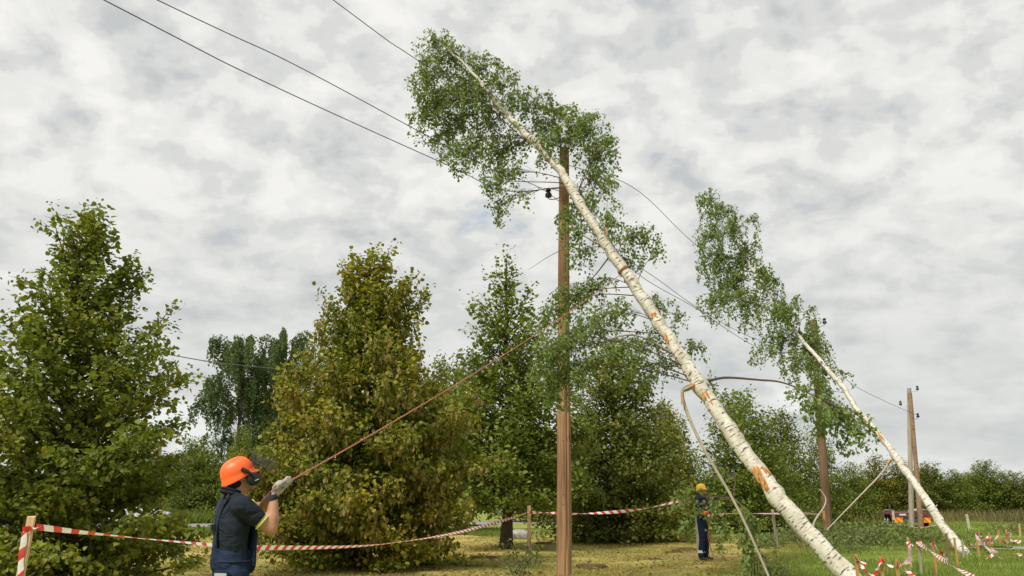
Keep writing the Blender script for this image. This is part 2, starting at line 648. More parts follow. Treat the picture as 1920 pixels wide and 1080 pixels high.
def strip(name, center, width, z, m, label):
    c = [np.array(p, float) for p in spline(center, 8)]
    V, Fc = [], []
    for i, p in enumerate(c):
        a, b = c[max(0, i - 1)], c[min(len(c) - 1, i + 1)]
        t = (b - a) / np.linalg.norm(b - a)
        n = np.array([-t[1], t[0]])
        w = width * (1 + 0.05 * math.sin(i * 1.7))
        for s in (-1, 1):
            q = p[:2] + n * s * w / 2
            V.append((q[0], q[1], z))
        if i:
            k = 2 * i
            Fc.append((k - 2, k - 1, k + 1, k))
    o = obj(name, np_mesh(name, V, Fc), m)
    o['kind'] = 'structure'
    o['label'] = label
    return o


strip('road', [(-150, 50, 0), (-60, 50, 0), (-20, 50.5, 0), (0, 58, 0), (20, 74, 0), (60, 110, 0), (160, 190, 0)], 7.5, 0.035, MATS['asphalt'],
      'pale asphalt country road behind the trees')
strip('gravel_path', [tuple(G(1838, 1027)[:2]) + (0,), tuple(G(1895, 1029)[:2]) + (0,), (22, 27.0, 0), (40, 25, 0)], 1.7, 0.03, MATS['gravel'],
      'grey gravel track at the right edge of the field')


# ------------------------------------------------------------------ grass blades (stuff)
def blades(name, m, n, area, hgt, wid, seed, lean=0.5, keep=None, label=None, zb=-0.02):
    rg = np.random.default_rng(seed)
    x0, x1, y0, y1 = area
    y = y0 * (y1 / y0) ** rg.random(n)              # more blades close by
    fan = 0.62 * y + 1.5
    x = rg.uniform(-1, 1, n) * fan if x0 is None else rg.uniform(x0, x1, n)
    if keep is not None:
        k = keep(x, y, rg)
        x, y = x[k], y[k]
    n = len(x)
    sc_ = np.clip(y / 22.0, 0.8, 2.6) if x0 is None else 1.0
    h = rg.uniform(*hgt, n)
    w = rg.uniform(*wid, n) * sc_
    a = rg.uniform(0, 2 * math.pi, n)
    la = rg.uniform(0, 2 * math.pi, n)
    lm = rg.uniform(0.1, lean, n) * h
    b0 = np.stack([x - np.cos(a) * w, y - np.sin(a) * w, np.full(n, zb)], 1)
    b1 = np.stack([x + np.cos(a) * w, y + np.sin(a) * w, np.full(n, zb)], 1)
    tp = np.stack([x + np.cos(la) * lm, y + np.sin(la) * lm, h], 1)
    V = np.stack([b0, b1, tp], 1).reshape(-1, 3)
    Fc = np.arange(3 * n).reshape(n, 3)
    o = obj(name, np_mesh(name, V, Fc), m, None, 'stuff')
    if label:
        tag(o, label, 'grass')
    return o


def edge(x, y):
    return x - (0.47 * y - 4.6)


def off_road(x, y):
    return ~((y > 46.0) & (y < 55.5) & (x < 2))


blades('mown_grass', MATS['grass_blade'], 210000, (None, None, 16, 46), (0.02, 0.06), (0.005, 0.011), 5, 1.2,
       lambda x, y, r: edge(x, y) < 0.6, 'short mown yellowish grass around the trees')
blades('lush_grass', MATS['grass_blade'], 200000, (None, None, 15, 70), (0.05, 0.15), (0.006, 0.013), 6, 0.9,
       lambda x, y, r: (edge(x, y) > -0.6) & ~((np.abs(y - 27.2) < 1.0) & (x > 14.5)), 'longer bright green grass at the right')
blades('bank_grass', MATS['bank_grass'], 32000, (-40, -4, 55.5, 64), (0.3, 0.9), (0.03, 0.06), 8, 0.8, None, 'rough grass and weeds on the bank behind the road')
blades('verge_grass', MATS['bank_grass'], 30000, (-26, 0, 37, 46), (0.05, 0.20), (0.015, 0.03), 9, 0.9, None, 'rough green verge in front of the road')
blades('dry_tall_grass', MATS['dry_grass'], 11000, (13, 52, 59, 66), (0.2, 0.9), (0.03, 0.06), 10, 0.7, lambda x, y, r: r.random(len(x)) < 0.25 + 0.75 * (np.sin(x * 0.8 + 1.3 * np.sin(y)) > -0.1), 'tall dry reddish grass along the right tree row')


# ==================================================================== TREES
def unit(a):
    return a / (np.linalg.norm(a, axis=-1, keepdims=True) + 1e-9)


def leaf_mesh(name, p, d, n, L, W, shape='quad', fold=0.25, rg=None):
    """many leaf blades in one mesh: p base, d along the blade, n blade normal"""
    d = unit(d)
    s = unit(np.cross(n, d))
    n = np.cross(d, s)
    L = np.asarray(L)[:, None]
    W = np.asarray(W)[:, None]
    k = len(p)
    if shape == 'quad':
        V = np.stack([p, p + d * L * 0.42 + s * W + n * W * fold, p + d * L, p + d * L * 0.42 - s * W + n * W * fold], 1)
        Fc = np.arange(4 * k).reshape(k, 4)
    else:                                             # two folded halves, broad shoulders and a drawn-out tip
        b = p + d * L * 0.05
        V = np.stack([b, p + d * L - n * L * 0.12,
                      p + d * L * 0.18 + s * W * 0.9 + n * W * fold, p + d * L * 0.58 + s * W * 0.95 + n * W * fold * 0.8,
                      p + d * L * 0.18 - s * W * 0.9 + n * W * fold, p + d * L * 0.58 - s * W * 0.95 + n * W * fold * 0.8], 1)
        o = np.arange(k)[:, None] * 6
        Fc = np.concatenate([o + np.array([[0, 2, 3, 1]]), o + np.array([[1, 5, 4, 0]])], 0)
    return np_mesh(name, V.reshape(-1, 3), Fc)


def along(poly, s):
    """points at fractions s of a polyline (m,3)"""
    poly = np.asarray(poly)
    m = len(poly) - 1
    f = np.clip(s, 0, 0.9999) * m
    i = f.astype(int)
    t = (f - i)[:, None]
    return poly[i] * (1 - t) + poly[i + 1] * t


def crown(rg, H, cb, Rm, prof, nprim, elev, bend, step, leafsp, leafL, droop=0.35, sub_len=0.34, flat=0.34, jit=0.05, tr=0.10, wild=0.0):
    """trunk, boughs and leaf blades of a broad-leaved tree standing at the origin"""
    wood = MB()
    tp = [np.array([0, 0, -0.1])]
    for i in range(1, 9):
        t = i / 8
        tp.append(np.array([rg.normal(0, 0.012) * H * 0.3, rg.normal(0, 0.012) * H * 0.3, t * H * 0.97]))
    tr_r = [tr * (1.35 if i == 0 else 1) * (1 - 0.93 * (i / 8)) + 0.006 for i in range(9)]
    wood.tube(tp, tr_r, 9)
    tpa = np.array(tp)
    LP, LD, LN = [], [], []
    az = rg.uniform(0, 6.28)
    tt_ = np.linspace(0, 1, 200)                      # longer boughs stand closer together
    cdf = np.cumsum([prof(a) ** 1.5 + 0.10 for a in tt_])
    cdf = (cdf - cdf[0]) / (cdf[-1] - cdf[0])
    for k in range(nprim):
        t = float(np.interp((k + rg.uniform(0.1, 0.9)) / nprim, cdf, tt_))
        h = cb + (H * 0.98 - cb) * t
        L = Rm * prof(t) * rg.uniform(0.72, 1.12) + 0.12
        if wild and rg.random() < wild:
            L *= rg.uniform(1.12, 1.3)
        az += 2.399 + rg.uniform(-0.35, 0.35)
        e = R(elev[0] + (elev[1] - elev[0]) * t + rg.uniform(-9, 9))
        p = along(tpa, np.array([np.clip(h / (H * 0.97), 0, 1)]))[0]
        p[2] = h
        pts = [p]
        m = 7
        for i in range(m):
            ee = e + R(bend) * (i / m)
            aa = az + rg.uniform(-0.12, 0.12)
            p = p + np.array([math.cos(aa) * math.cos(ee), math.sin(aa) * math.cos(ee), math.sin(ee)]) * L / m
            pts.append(p)
        pa = np.array(pts)
        r0 = 0.012 + 0.016 * L * (1 - 0.4 * t)
        wood.tube(pts, [r0 * (1 - 0.9 * i / m) for i in range(m + 1)], 5, caps=False)
        segs = [(pa[2:], L * 0.7, unit(pa[-1] - pa[2]))]
        s, side = 0.18, 1
        while s < 0.98:
            q = along(pa, np.array([s]))[0]
            dr = unit(pa[min(m, int(s * m) + 1)] - pa[int(s * m)])
            ang = side * R(rg.uniform(28, 62))
            c_, s_ = math.cos(ang), math.sin(ang)
            sd = np.array([dr[0] * c_ - dr[1] * s_, dr[0] * s_ + dr[1] * c_, dr[2] * 0.6 + rg.uniform(-0.25, 0.3)])
            sd = unit(sd)
            ln = (sub_len * L * (1 - s * 0.75) + 0.22) * rg.uniform(0.6, 1.2)
            sp = [q]
            for i in range(3):
                sd2 = sd + np.array([0, 0, -0.18 * i + 0.05])
                sp.append(sp[-1] + unit(sd2) * ln / 3)
            spa = np.array(sp)
            if ln > 0.35:
                wood.tube(sp, [0.008, 0.006, 0.004, 0.002], 3, caps=False)
            segs.append((spa, ln, sd))
            s += step / max(L, 0.4) * rg.uniform(0.7, 1.3)
            side = -side
        for poly, ln, sd in segs:
            n = max(3, int(ln / leafsp))
            ss = rg.uniform(0.08, 1.0, n)
            pp = along(poly, ss) + rg.normal(0, jit, (n, 3)) * np.array([1, 1, 1.1])
            sv = rg.normal(0, 1, (n, 3))
            sv[:, 2] *= 0.4
            dd = unit(sd * 0.7 + unit(sv) * 0.9 + np.array([0, 0, -droop]))
            nn = unit(np.array([0, 0, 1.0]) * flat * 2 + rg.normal(0, 0.5, (n, 3)))
            LP.append(pp), LD.append(dd), LN.append(nn)
    LP, LD, LN = map(np.concatenate, (LP, LD, LN))
    k = len(LP)
    Ls = leafL * rg.uniform(0.45, 1.3, k)
    return wood, LP, LD, LN, Ls


def seed_clusters(rg, LP, LN, frac, size, low):
    """hanging seed bunches under the outer leaves: pairs of narrow drooping blades"""
    k = len(LP)
    rad = np.hypot(LP[:, 0], LP[:, 1])
    pick = rg.random(k) < frac * np.clip(rad / (np.percentile(rad, 85)), 0, 1) ** 2 * (LP[:, 2] > low)
    base = LP[pick]
    P_, D_, N_ = [], [], []
    for j in range(4):
        P_.append(base + rg.normal(0, size * 0.22, base.shape) - np.array([0, 0, size * 0.3 * j]))
        dd = rg.normal(0, 0.25, base.shape)
        dd[:, 2] = -1
        D_.append(dd)
        N_.append(rg.normal(0, 1, base.shape) + np.array([0, 0, 0.4]))
    P_, D_, N_ = map(np.concatenate, (P_, D_, N_))
    L = size * rg.uniform(0.6, 1.1, len(P_))
    return leaf_mesh('seed_clusters', P_, D_, N_, L, L * 0.28, 'quad', 0.4)


def plant_tree(name, loc, label, cat, leafm, seed, H, cb, Rm, prof, group=None, shape='quad', wl=0.36, barkm='bark', seeds=None, rz=0.0, **kw):
    rg = np.random.default_rng(seed)
    wood, LP, LD, LN, Ls = crown(rg, H, cb, Rm, prof, **kw)
    root = empty(name, (loc[0], loc[1], 0), label, cat, group, rz)
    wood.build('trunk', MATS[barkm], root)
    obj('foliage', leaf_mesh('foliage', LP, LD, LN, Ls, Ls * wl, shape), MATS[leafm], root, 'stuff')
    if seeds:
        obj('seed_clusters', seed_clusters(rg, LP, LN, *seeds), MATS['leaf_seed'], root, 'stuff')
    return root


def cone(t):
    return ((1 - t ** 1.2) ** 0.72 * 0.86 + 0.14) * min(1.0, 0.80 + 1.6 * t)


def egg(t):
    return max(0.06, math.sin(math.pi * min(1, (t * 0.86 + 0.14)) ** 0.72)) ** 0.8


def dome(t):
    return max(0.08, 1 - t ** 2.4) ** 0.7


# near young maple at the left edge
g = G(92, 1115)
plant_tree('maple_tree', (g[0], 14.8), 'young green maple with loose yellow-tipped shoots at the left edge', 'tree', 'leaf_maple', 11,
           5.85, 0.12, 2.2, cone, nprim=150, elev=(-10, 68), bend=24, step=0.22, leafsp=0.018, leafL=0.09, shape='hex', wl=0.42,
           tr=0.085, jit=0.06, droop=0.45, sub_len=0.36, wild=0.22)
# full tree with hanging brown seed bunches
g = G(676, 1066)
plant_tree('linden_tree', g, 'dense cone-shaped linden full of hanging brown seed bunches behind the pulling worker', 'tree', 'leaf_linden', 12,
           6.85, 0.12, 2.58, lambda t: (1 - t) ** 0.54 * min(1, 0.80 + 1.2 * t), nprim=170, elev=(-4, 64), bend=16, step=0.20, leafsp=0.0165,
           leafL=0.092, shape='hex', wl=0.46, tr=0.12, jit=0.085, droop=0.5, sub_len=0.38, wild=0.14, seeds=(0.12, 0.135, 0.6))
# taller tree with a bare lower trunk
g = G(948, 1031)
plant_tree('hornbeam_tree', g, 'tall green tree with short bare trunk between the linden and the near pole', 'tree', 'leaf_mid', 13,
           9.0, 1.1, 2.9, lambda t: (1 - t) ** 0.85 * min(1, 0.8 + 1.3 * t), nprim=125, elev=(2, 66), bend=16, step=0.24, leafsp=0.026,
           leafL=0.135, tr=0.16, jit=0.12, droop=0.4, wl=0.42, wild=0.2)
g = G(1155, 1016)
plant_tree('linden_tree', g, 'dark round bushy linden right of the near pole with branches to the ground', 'tree', 'leaf_olive', 14,
           6.9, 0.1, 3.0, lambda t: (1 - t) ** 0.6 * min(1, 0.85 + 1.0 * t), nprim=150, elev=(-6, 62), bend=14, step=0.25, leafsp=0.026,
           leafL=0.13, tr=0.14, jit=0.13, droop=0.45, wl=0.45, seeds=(0.03, 0.14, 0.8), wild=0.1)

# trees further back: five crowns, each tree its own size, turn and place
PROTO = {}


def proto(key, leafm, seed, **kw):
    rg = np.random.default_rng(seed)
    wood, LP, LD, LN, Ls = crown(rg, **kw)
    PROTO[key] = (wood.mesh('trunk'), leaf_mesh('foliage', LP, LD, LN, Ls, Ls * 0.42))
    PROTO[key][0].materials.append(MATS['bark'])
    PROTO[key][1].materials.append(MATS[leafm])


_k = dict(H=6.0, cb=0.15, Rm=2.4, nprim=100, elev=(0, 62), bend=14, step=0.30, leafsp=0.036, leafL=0.15, tr=0.12, jit=0.16, droop=0.4)
proto('cone_a', 'leaf_mid', 21, prof=lambda t: (1 - t) ** 0.6 * min(1, 0.8 + t), wild=0.15, **_k)
proto('cone_b', 'leaf_olive', 22, prof=lambda t: (1 - t) ** 0.5 * min(1, 0.75 + t), wild=0.1, **_k)
proto('cone_c', 'leaf_gold', 23, prof=lambda t: (1 - t) ** 0.55 * min(1, 0.8 + t), wild=0.1, **_k)
proto('round', 'leaf_olive', 24, prof=egg, wild=0.1, **{**_k, 'elev': (5, 50)})
proto('round_g', 'leaf_mid', 25, prof=dome, wild=0.1, **{**_k, 'elev': (5, 60)})


def far_tree(name, key, x, top, Y, wpx, label, cat='tree', group=None, rz=None, z=0.0):
    """tree at photo column x whose top reaches photo row top when it stands Y metres off"""
    q = P(x, top, Y)
    half = (P(x + wpx / 2, top, Y) - q)[0]
    root = empty(name, (q[0], Y, z), label, cat, group, rnd.uniform(0, 6.28) if rz is None else rz)
    root.scale = (half / 2.35, half / 2.35, (q[2] - z) / 6.1)
    for nm, me, kd in (('trunk', PROTO[key][0], None), ('foliage', PROTO[key][1], 'stuff')):
        o = bpy.data.objects.new(nm, me)
        link(o, root)
        if kd:
            o['kind'] = kd
    return root


RG = 'row of trees along the right of the field'
far_tree('yellow_tree', 'cone_c', 1255, 765, 42, 130, 'yellow-green tree peeping out right of the dark round linden', rz=1.0)
far_tree('dark_tree', 'round', 1235, 745, 62, 130, 'dark far tree top between the dark linden and the fallen birch trunk')
far_tree('bushy_tree', 'round_g', 1385, 742, 40, 190, 'green bushy tree behind the worker in the yellow helmet', rz=0.5)
far_tree('bushy_tree', 'cone_b', 1462, 768, 47, 150, 'olive tree behind the leaning birch trunk, left of the second pole')
far_tree('bushy_tree', 'cone_a', 1440, 850, 43, 150, 'low golden-green tree in front of the olive tree, left of the second pole')
far_tree('bushy_tree', 'cone_a', 1535, 812, 52, 120, 'green tree directly behind the second pole')
far_tree('row_tree', 'cone_a', 1592, 868, 62, 105, 'green tree just right of the second pole', group=RG)
far_tree('row_tree', 'cone_c', 1640, 853, 66, 110, 'golden-green tree between second pole and grey pole', group=RG)
far_tree('row_tree', 'cone_b', 1686, 862, 66, 90, 'dark tree behind the grey pole and its brace', group=RG)
far_tree('row_tree', 'cone_b', 1738, 868, 68, 100, 'olive tree directly right of the grey pole', group=RG)
far_tree('row_tree', 'cone_a', 1788, 882, 68, 90, 'small tree behind the pale stake in the right tree row', group=RG)
far_tree('row_tree', 'round_g', 1842, 868, 70, 110, 'tallest dome-shaped tree of the right tree row', group=RG)
far_tree('row_tree', 'round', 1898, 882, 70, 100, 'dark tree at the right picture edge', group=RG)
far_tree('row_tree', 'cone_b', 1948, 878, 72, 110, 'tree cut by the right picture edge', group=RG)
far_tree('row_tree', 'cone_b', 1815, 888, 76, 110, 'dark tree filling the gap beside the dome-shaped tree', group=RG)
far_tree('dark_tree', 'round', 838, 664, 42, 190, 'dark green round tree between the seed-laden linden and the tall tree')
far_tree('dark_tree', 'round', 1000, 800, 60, 200, 'dark tree far behind the tall green tree')
LG = 'bushes behind the road on the left'
far_tree('elder_bush', 'round_g', 372, 826, 60, 130, 'dark green elder bush behind the road beside the orange helmet', 'bush', LG)
far_tree('elder_bush', 'round', 290, 850, 66, 110, 'bush behind the road hidden by the right edge of the maple', 'bush', LG)
far_tree('elder_bush', 'round', 170, 868, 64, 170, 'wide bush behind the lower maple crown', 'bush', LG)
far_tree('elder_bush', 'round_g', 40, 872, 66, 170, 'bush behind the road at the left picture edge', 'bush', LG)
far_tree('elder_bush', 'round', 470, 838, 62, 130, 'bush behind the road right of the orange helmet', 'bush', LG)
far_tree('elder_bush', 'cone_a', 455, 800, 55, 90, 'green bush at the left foot of the seed-laden linden', 'bush', LG)


# weeping birches far behind the road
def weeping(name, x, top, Y, wpx, label, seed):
    rg = np.random.default_rng(seed)
    q = P(x, top, Y)
    H = q[2]
    half = (P(x + wpx / 2, top, Y) - q)[0]
    root = empty(name, (q[0], Y, 0), label, 'tree', 'far weeping birches')
    w = MB()
    tp = [np.array([rg.normal(0, 0.08), rg.normal(0, 0.08), H * i / 8 * 0.98 - 0.1]) for i in range(9)]
    w.tube(tp, [0.22 * (1 - 0.95 * i / 8) + 0.01 for i in range(9)], 8)
    LP, LD, LN = [], [], []
    for k in range(80):
        t = rg.uniform(0.0, 1.0)
        h = H * (0.18 + 0.8 * t)
        L = half * (0.35 + 0.75 * math.sin(math.pi * min(1, 0.12 + 0.8 * (1 - t)))) * rg.uniform(0.5, 1.05)
        a = rg.uniform(0, 6.28)
        b0 = np.array([0, 0, h - 0.4 * L])
        b1 = np.array([math.cos(a) * L * 0.6, math.sin(a) * L * 0.6, h + 0.25 * L])
        b2 = np.array([math.cos(a) * L, math.sin(a) * L, h + 0.15 * L])
        bp = spline([b0, b1, b2], 4)
        w.tube(bp, [0.028 * (1 - 0.85 * i / (len(bp) - 1)) for i in range(len(bp))], 4, caps=False)
        for j in range(int(7 + 5 * L)):
            s = along(np.array(bp), np.array([rg.uniform(0.12, 1)]))[0]
            ln = rg.uniform(0.6, 1.9)
            n = int(ln / 0.055)
            tt = rg.random(n)
            sway = rg.normal(0, 0.12, 2)
            pp = s + np.stack([tt * sway[0], tt * sway[1], -tt * ln], 1) + rg.normal(0, 0.07, (n, 3))
            LP.append(pp)
            LD.append(rg.normal(0, 0.6, (n, 3)) + np.array([0, 0, -1]))
            LN.append(rg.normal(0, 1, (n, 3)))
    LP, LD, LN = map(np.concatenate, (LP, LD, LN))
    Ls = rg.uniform(0.12, 0.22, len(LP))
    w.build('trunk', MATS['bark'], root)
    obj('foliage', leaf_mesh('foliage', LP, LD, LN, Ls, Ls * 0.4), MATS['leaf_far_birch'], root, 'stuff')


weeping('weeping_birch', 458, 622, 66, 165, 'dark weeping birch crossed by a wire, far behind the orange helmet', 31)
weeping('weeping_birch', 540, 618, 70, 170, 'weeping birch half hidden behind the seed-laden linden', 32)


def far_wood():
    rg = np.random.default_rng(41)
    n = 60000
    x = rg.uniform(-190, 210, n)
    top = 5.5 + 1.6 * np.sin(x * 0.13) + 1.1 * np.sin(x * 0.41 + 1) + 0.7 * np.sin(x * 1.1)
    z = top * rg.random(n) ** 0.7
    y = 230 + rg.uniform(-6, 6, n) + 20 * np.sin(x * 0.02)
    p = np.stack([x, y, z], 1)
    d = rg.normal(0, 1, (n, 3))
    L = rg.uniform(0.6, 1.3, n)
    o = obj('distant_wood', leaf_mesh('distant_wood', p, d, rg.normal(0, 1, (n, 3)), L, L * 0.5), MATS['leaf_wood'], None, 'stuff')
    tag(o, 'low dark wood along the horizon', 'wood')


far_wood()


# ==================================================================== POLES AND WIRES
P1 = np.array([1.0, 18.5])
DIR = unit(np.array([9.8, 14.0]))                     # the line of poles runs away to the right
SIDE = np.array([DIR[1], -DIR[0]])                    # to the right of the line
P2 = np.array([11.05, 32.8])
P3 = np.array([19.2, 45.1])


def on_line(s, off, z, o=P1):
    q = o + DIR * s + SIDE * off
    return np.array([q[0], q[1], z])


def pole_mesh(base, top, r0, r1, n=28, seed=1):
    """round timber with slightly uneven sides, a long drying crack and a weathered top"""
    rg = random.Random(seed)
    mb = MB()
    m = 40
    V, Fc = [], []
    base, top = np.asarray(base, float), np.asarray(top, float)
    ca = rg.uniform(4.9, 5.4)
    for i in range(m + 1):
        t = i / m
        c = base + (top - base) * t + np.array([math.sin(t * 5 + seed) * 0.008, math.cos(t * 4) * 0.008, 0])
        r = r0 + (r1 - r0) * t
        crack = ca + 0.25 * math.sin(t * 3.0)
        for j in range(n):
            a = 2 * math.pi * j / n
            d = (a - crack + math.pi) % (2 * math.pi) - math.pi
            k = 1 + 0.02 * math.sin(3 * a + t * 9) + rg.uniform(-0.008, 0.008) - (0.16 if abs(d) < math.pi / n else 0)
            V.append(c + np.array([math.cos(a), math.sin(a), 0]) * r * k)
    for i in range(m):
        for j in range(n):
            k = (j + 1) % n
            Fc.append([i * n + j, i * n + k, (i + 1) * n + k, (i + 1) * n + j])
    V.append(top + np.array([0, 0, r1 * 0.25]))
    for j in range(n):
        Fc.append([m * n + j, m * n + (j + 1) % n, len(V) - 1])
    mb.add(V, Fc)
    return mb


def insulator_parts(root, at, side, z, reach=0.40, drop=0.12):
    """hook screwed into the pole and a dark bell-shaped insulator on its upturned end"""
    sx = np.array([SIDE[0] * side, SIDE[1] * side, 0])
    b = np.array([at[0], at[1], z - drop])
    pts = spline([b + sx * 0.09, b + sx * (reach * 0.6) - np.array([0, 0, 0.02]), b + sx * reach + np.array([0, 0, 0.02]), b + sx * reach + np.array([0, 0, drop])], 5)
    hk = MB().tube(pts, 0.011, 6).build('hook', MATS['galvanised'], root)
    tip = b + sx * reach + np.array([0, 0, drop - 0.03])
    MB().lathe(tip, [(0.015, -0.03), (0.070, -0.03), (0.076, 0.03), (0.046, 0.07), (0.040, 0.095), (0.062, 0.115), (0.054, 0.16), (0.016, 0.18)], 14).build('insulator', MATS['insulator'], hk)
    return tip + np.array([0, 0, 0.06])


ATT = {}


def pole(name, at, top_px, r0, r1, matn, label, hooks, seed):
    z = P(top_px[0], top_px[1], at[1])
    root = empty(name, (at[0], at[1], 0), label, 'pole', 'utility poles of the training line')
    mb = pole_mesh((0, 0, -0.4), (z[0] - at[0], 0, z[2]), r0, r1, seed=seed)
    mb.build('shaft', MATS[matn], root)
    out = []
    for side, dz in hooks:
        f = (z[2] - dz) / z[2]
        out.append(insulator_parts(root, ((z[0] - at[0]) * f, 0), side, z[2] - dz) + np.array([at[0], at[1], 0]))
    return root, out, z[2]


p1, A1, H1 = pole('utility_pole', P1, (1058, 280), 0.155, 0.105, 'pole_brown', 'brown timber utility pole nearest, with the birch leaning across it',
                  [(-1, 0.12), (-1, 0.95), (1, 1.15)], 1)
p2, A2, H2 = pole('utility_pole', P2, (1525, 600), 0.165, 0.12, 'pole_rust', 'reddish timber utility pole with the second birch lying against it',
                  [(1, 0.12), (-1, 1.1), (1, 1.2)], 2)
p3, A3, H3 = pole('utility_pole', P3, (1704, 728), 0.125, 0.10, 'pole_grey', 'grey weathered utility pole propped by a brown brace beside the trailer',
                  [(1, 0.05), (-1, 0.75), (1, 1.4)], 3)
# the brace of the third pole
bt = P(1706, 738, P3[1] - 0.15) - np.array([P3[0], P3[1], 0])
bb = G(1728, 998) - np.array([P3[0], P3[1], 0.3])
MB().tube(spline([bb, (bb + bt) / 2, bt], 6), [0.125] * 6 + [0.10] * 7, 16, rough=0.02).build('brace', MATS['pole_rust'], p3)
# small number plates and nail heads on the near pole
for zz in (1.35, 1.55, 2.6):
    MB().box((-0.03 + 0.02 * zz, -0.152 + 0.004 * zz, zz), (0.03, 0.006, 0.03), bev=0.002).build('tag_plate', MATS['galvanised'], p1)


def wire(pts, label, r=0.009, n=8):
    o = MB().tube(spline(pts, n), r, 6).build('power_wire', MATS['wire'])
    return tag(o, label, 'wire', 'wires of the power line')


def hung(x, y, off):
    """point of the vertical plane of the line (shifted by off) seen at photo point x, y"""
    d = P(x, y, 1.0) - np.array([0, 0, EYE])
    k = (P1 @ SIDE + off) / (d[:2] @ SIDE)
    return d * k + np.array([0, 0, EYE])


def back(p, q, m, lift):
    """the wire goes on behind the camera, rising slightly to a pole out of view"""
    d = (p - q) / np.linalg.norm((p - q)[:2])
    return p + np.array([d[0], d[1], d[2] + lift]) * m


def run(px, off, end, lift):
    pts = [hung(x, y, off) for x, y in px]
    return [back(pts[0], pts[1], 30, lift), back(pts[0], pts[1], 10, lift * 0.5)] + pts


wire(run([(625, 0), (765, 101), (900, 187)], -0.35, None, 0.05) + [A1[0], hung(1185, 350, -0.35), hung(1300, 455, -0.2), hung(1420, 545, 0.0), A2[0]],
     'topmost sagging wire passing behind the birch crown', 0.0075)
wire(run([(295, 0), (550, 120), (800, 254), (920, 316)], -0.35, None, 0.02) + [A1[1], hung(1130, 455, -0.35), hung(1225, 518, -0.35), hung(1317, 583, -0.35), hung(1418, 636, -0.35), A2[1]],
     'middle wire of the three at upper left, held by the near pole', 0.0075)
wire(run([(195, 0), (500, 155), (840, 310), (950, 358)], 0.30, None, 0.02) + [A1[2], hung(1180, 500, 0.3), hung(1305, 578, 0.3), hung(1437, 657, 0.3), A2[2]],
     'lowest wire of the three at upper left, reaching the near pole', 0.0075)
wire([A2[2], hung(1590, 714, 0.2), hung(1650, 748, 0.2), A3[2]], 'single wire running from the second pole to the grey pole', 0.009)
# a separate line far behind the left trees
q0, q1, q2 = P(150, 640, 62), P(400, 679, 62), P(640, 705, 62)
for q, lb in ((P(120, 634, 62), 'far pole of the other line hidden behind the maple'), (P(690, 709, 62), 'far pole of the other line hidden behind the seed-laden linden')):
    r_ = empty('utility_pole', (q[0], q[1], 0), lb, 'pole')
    pole_mesh((0, 0, -0.3), (0, 0, q[2] + 0.1), 0.15, 0.1, seed=9).build('shaft', MATS['pole_grey'], r_)
wire([P(120, 634, 62), P(310, 664, 62), P(400, 679, 62), P(500, 690, 62), P(690, 709, 62)], 'thick dark cable behind the maple and the far weeping birch', 0.035)


# ==================================================================== THE TWO LEANING BIRCHES
def rad_at(prof, t):
    return float(np.interp(t, [a for a, _ in prof], [b for _, b in prof]))


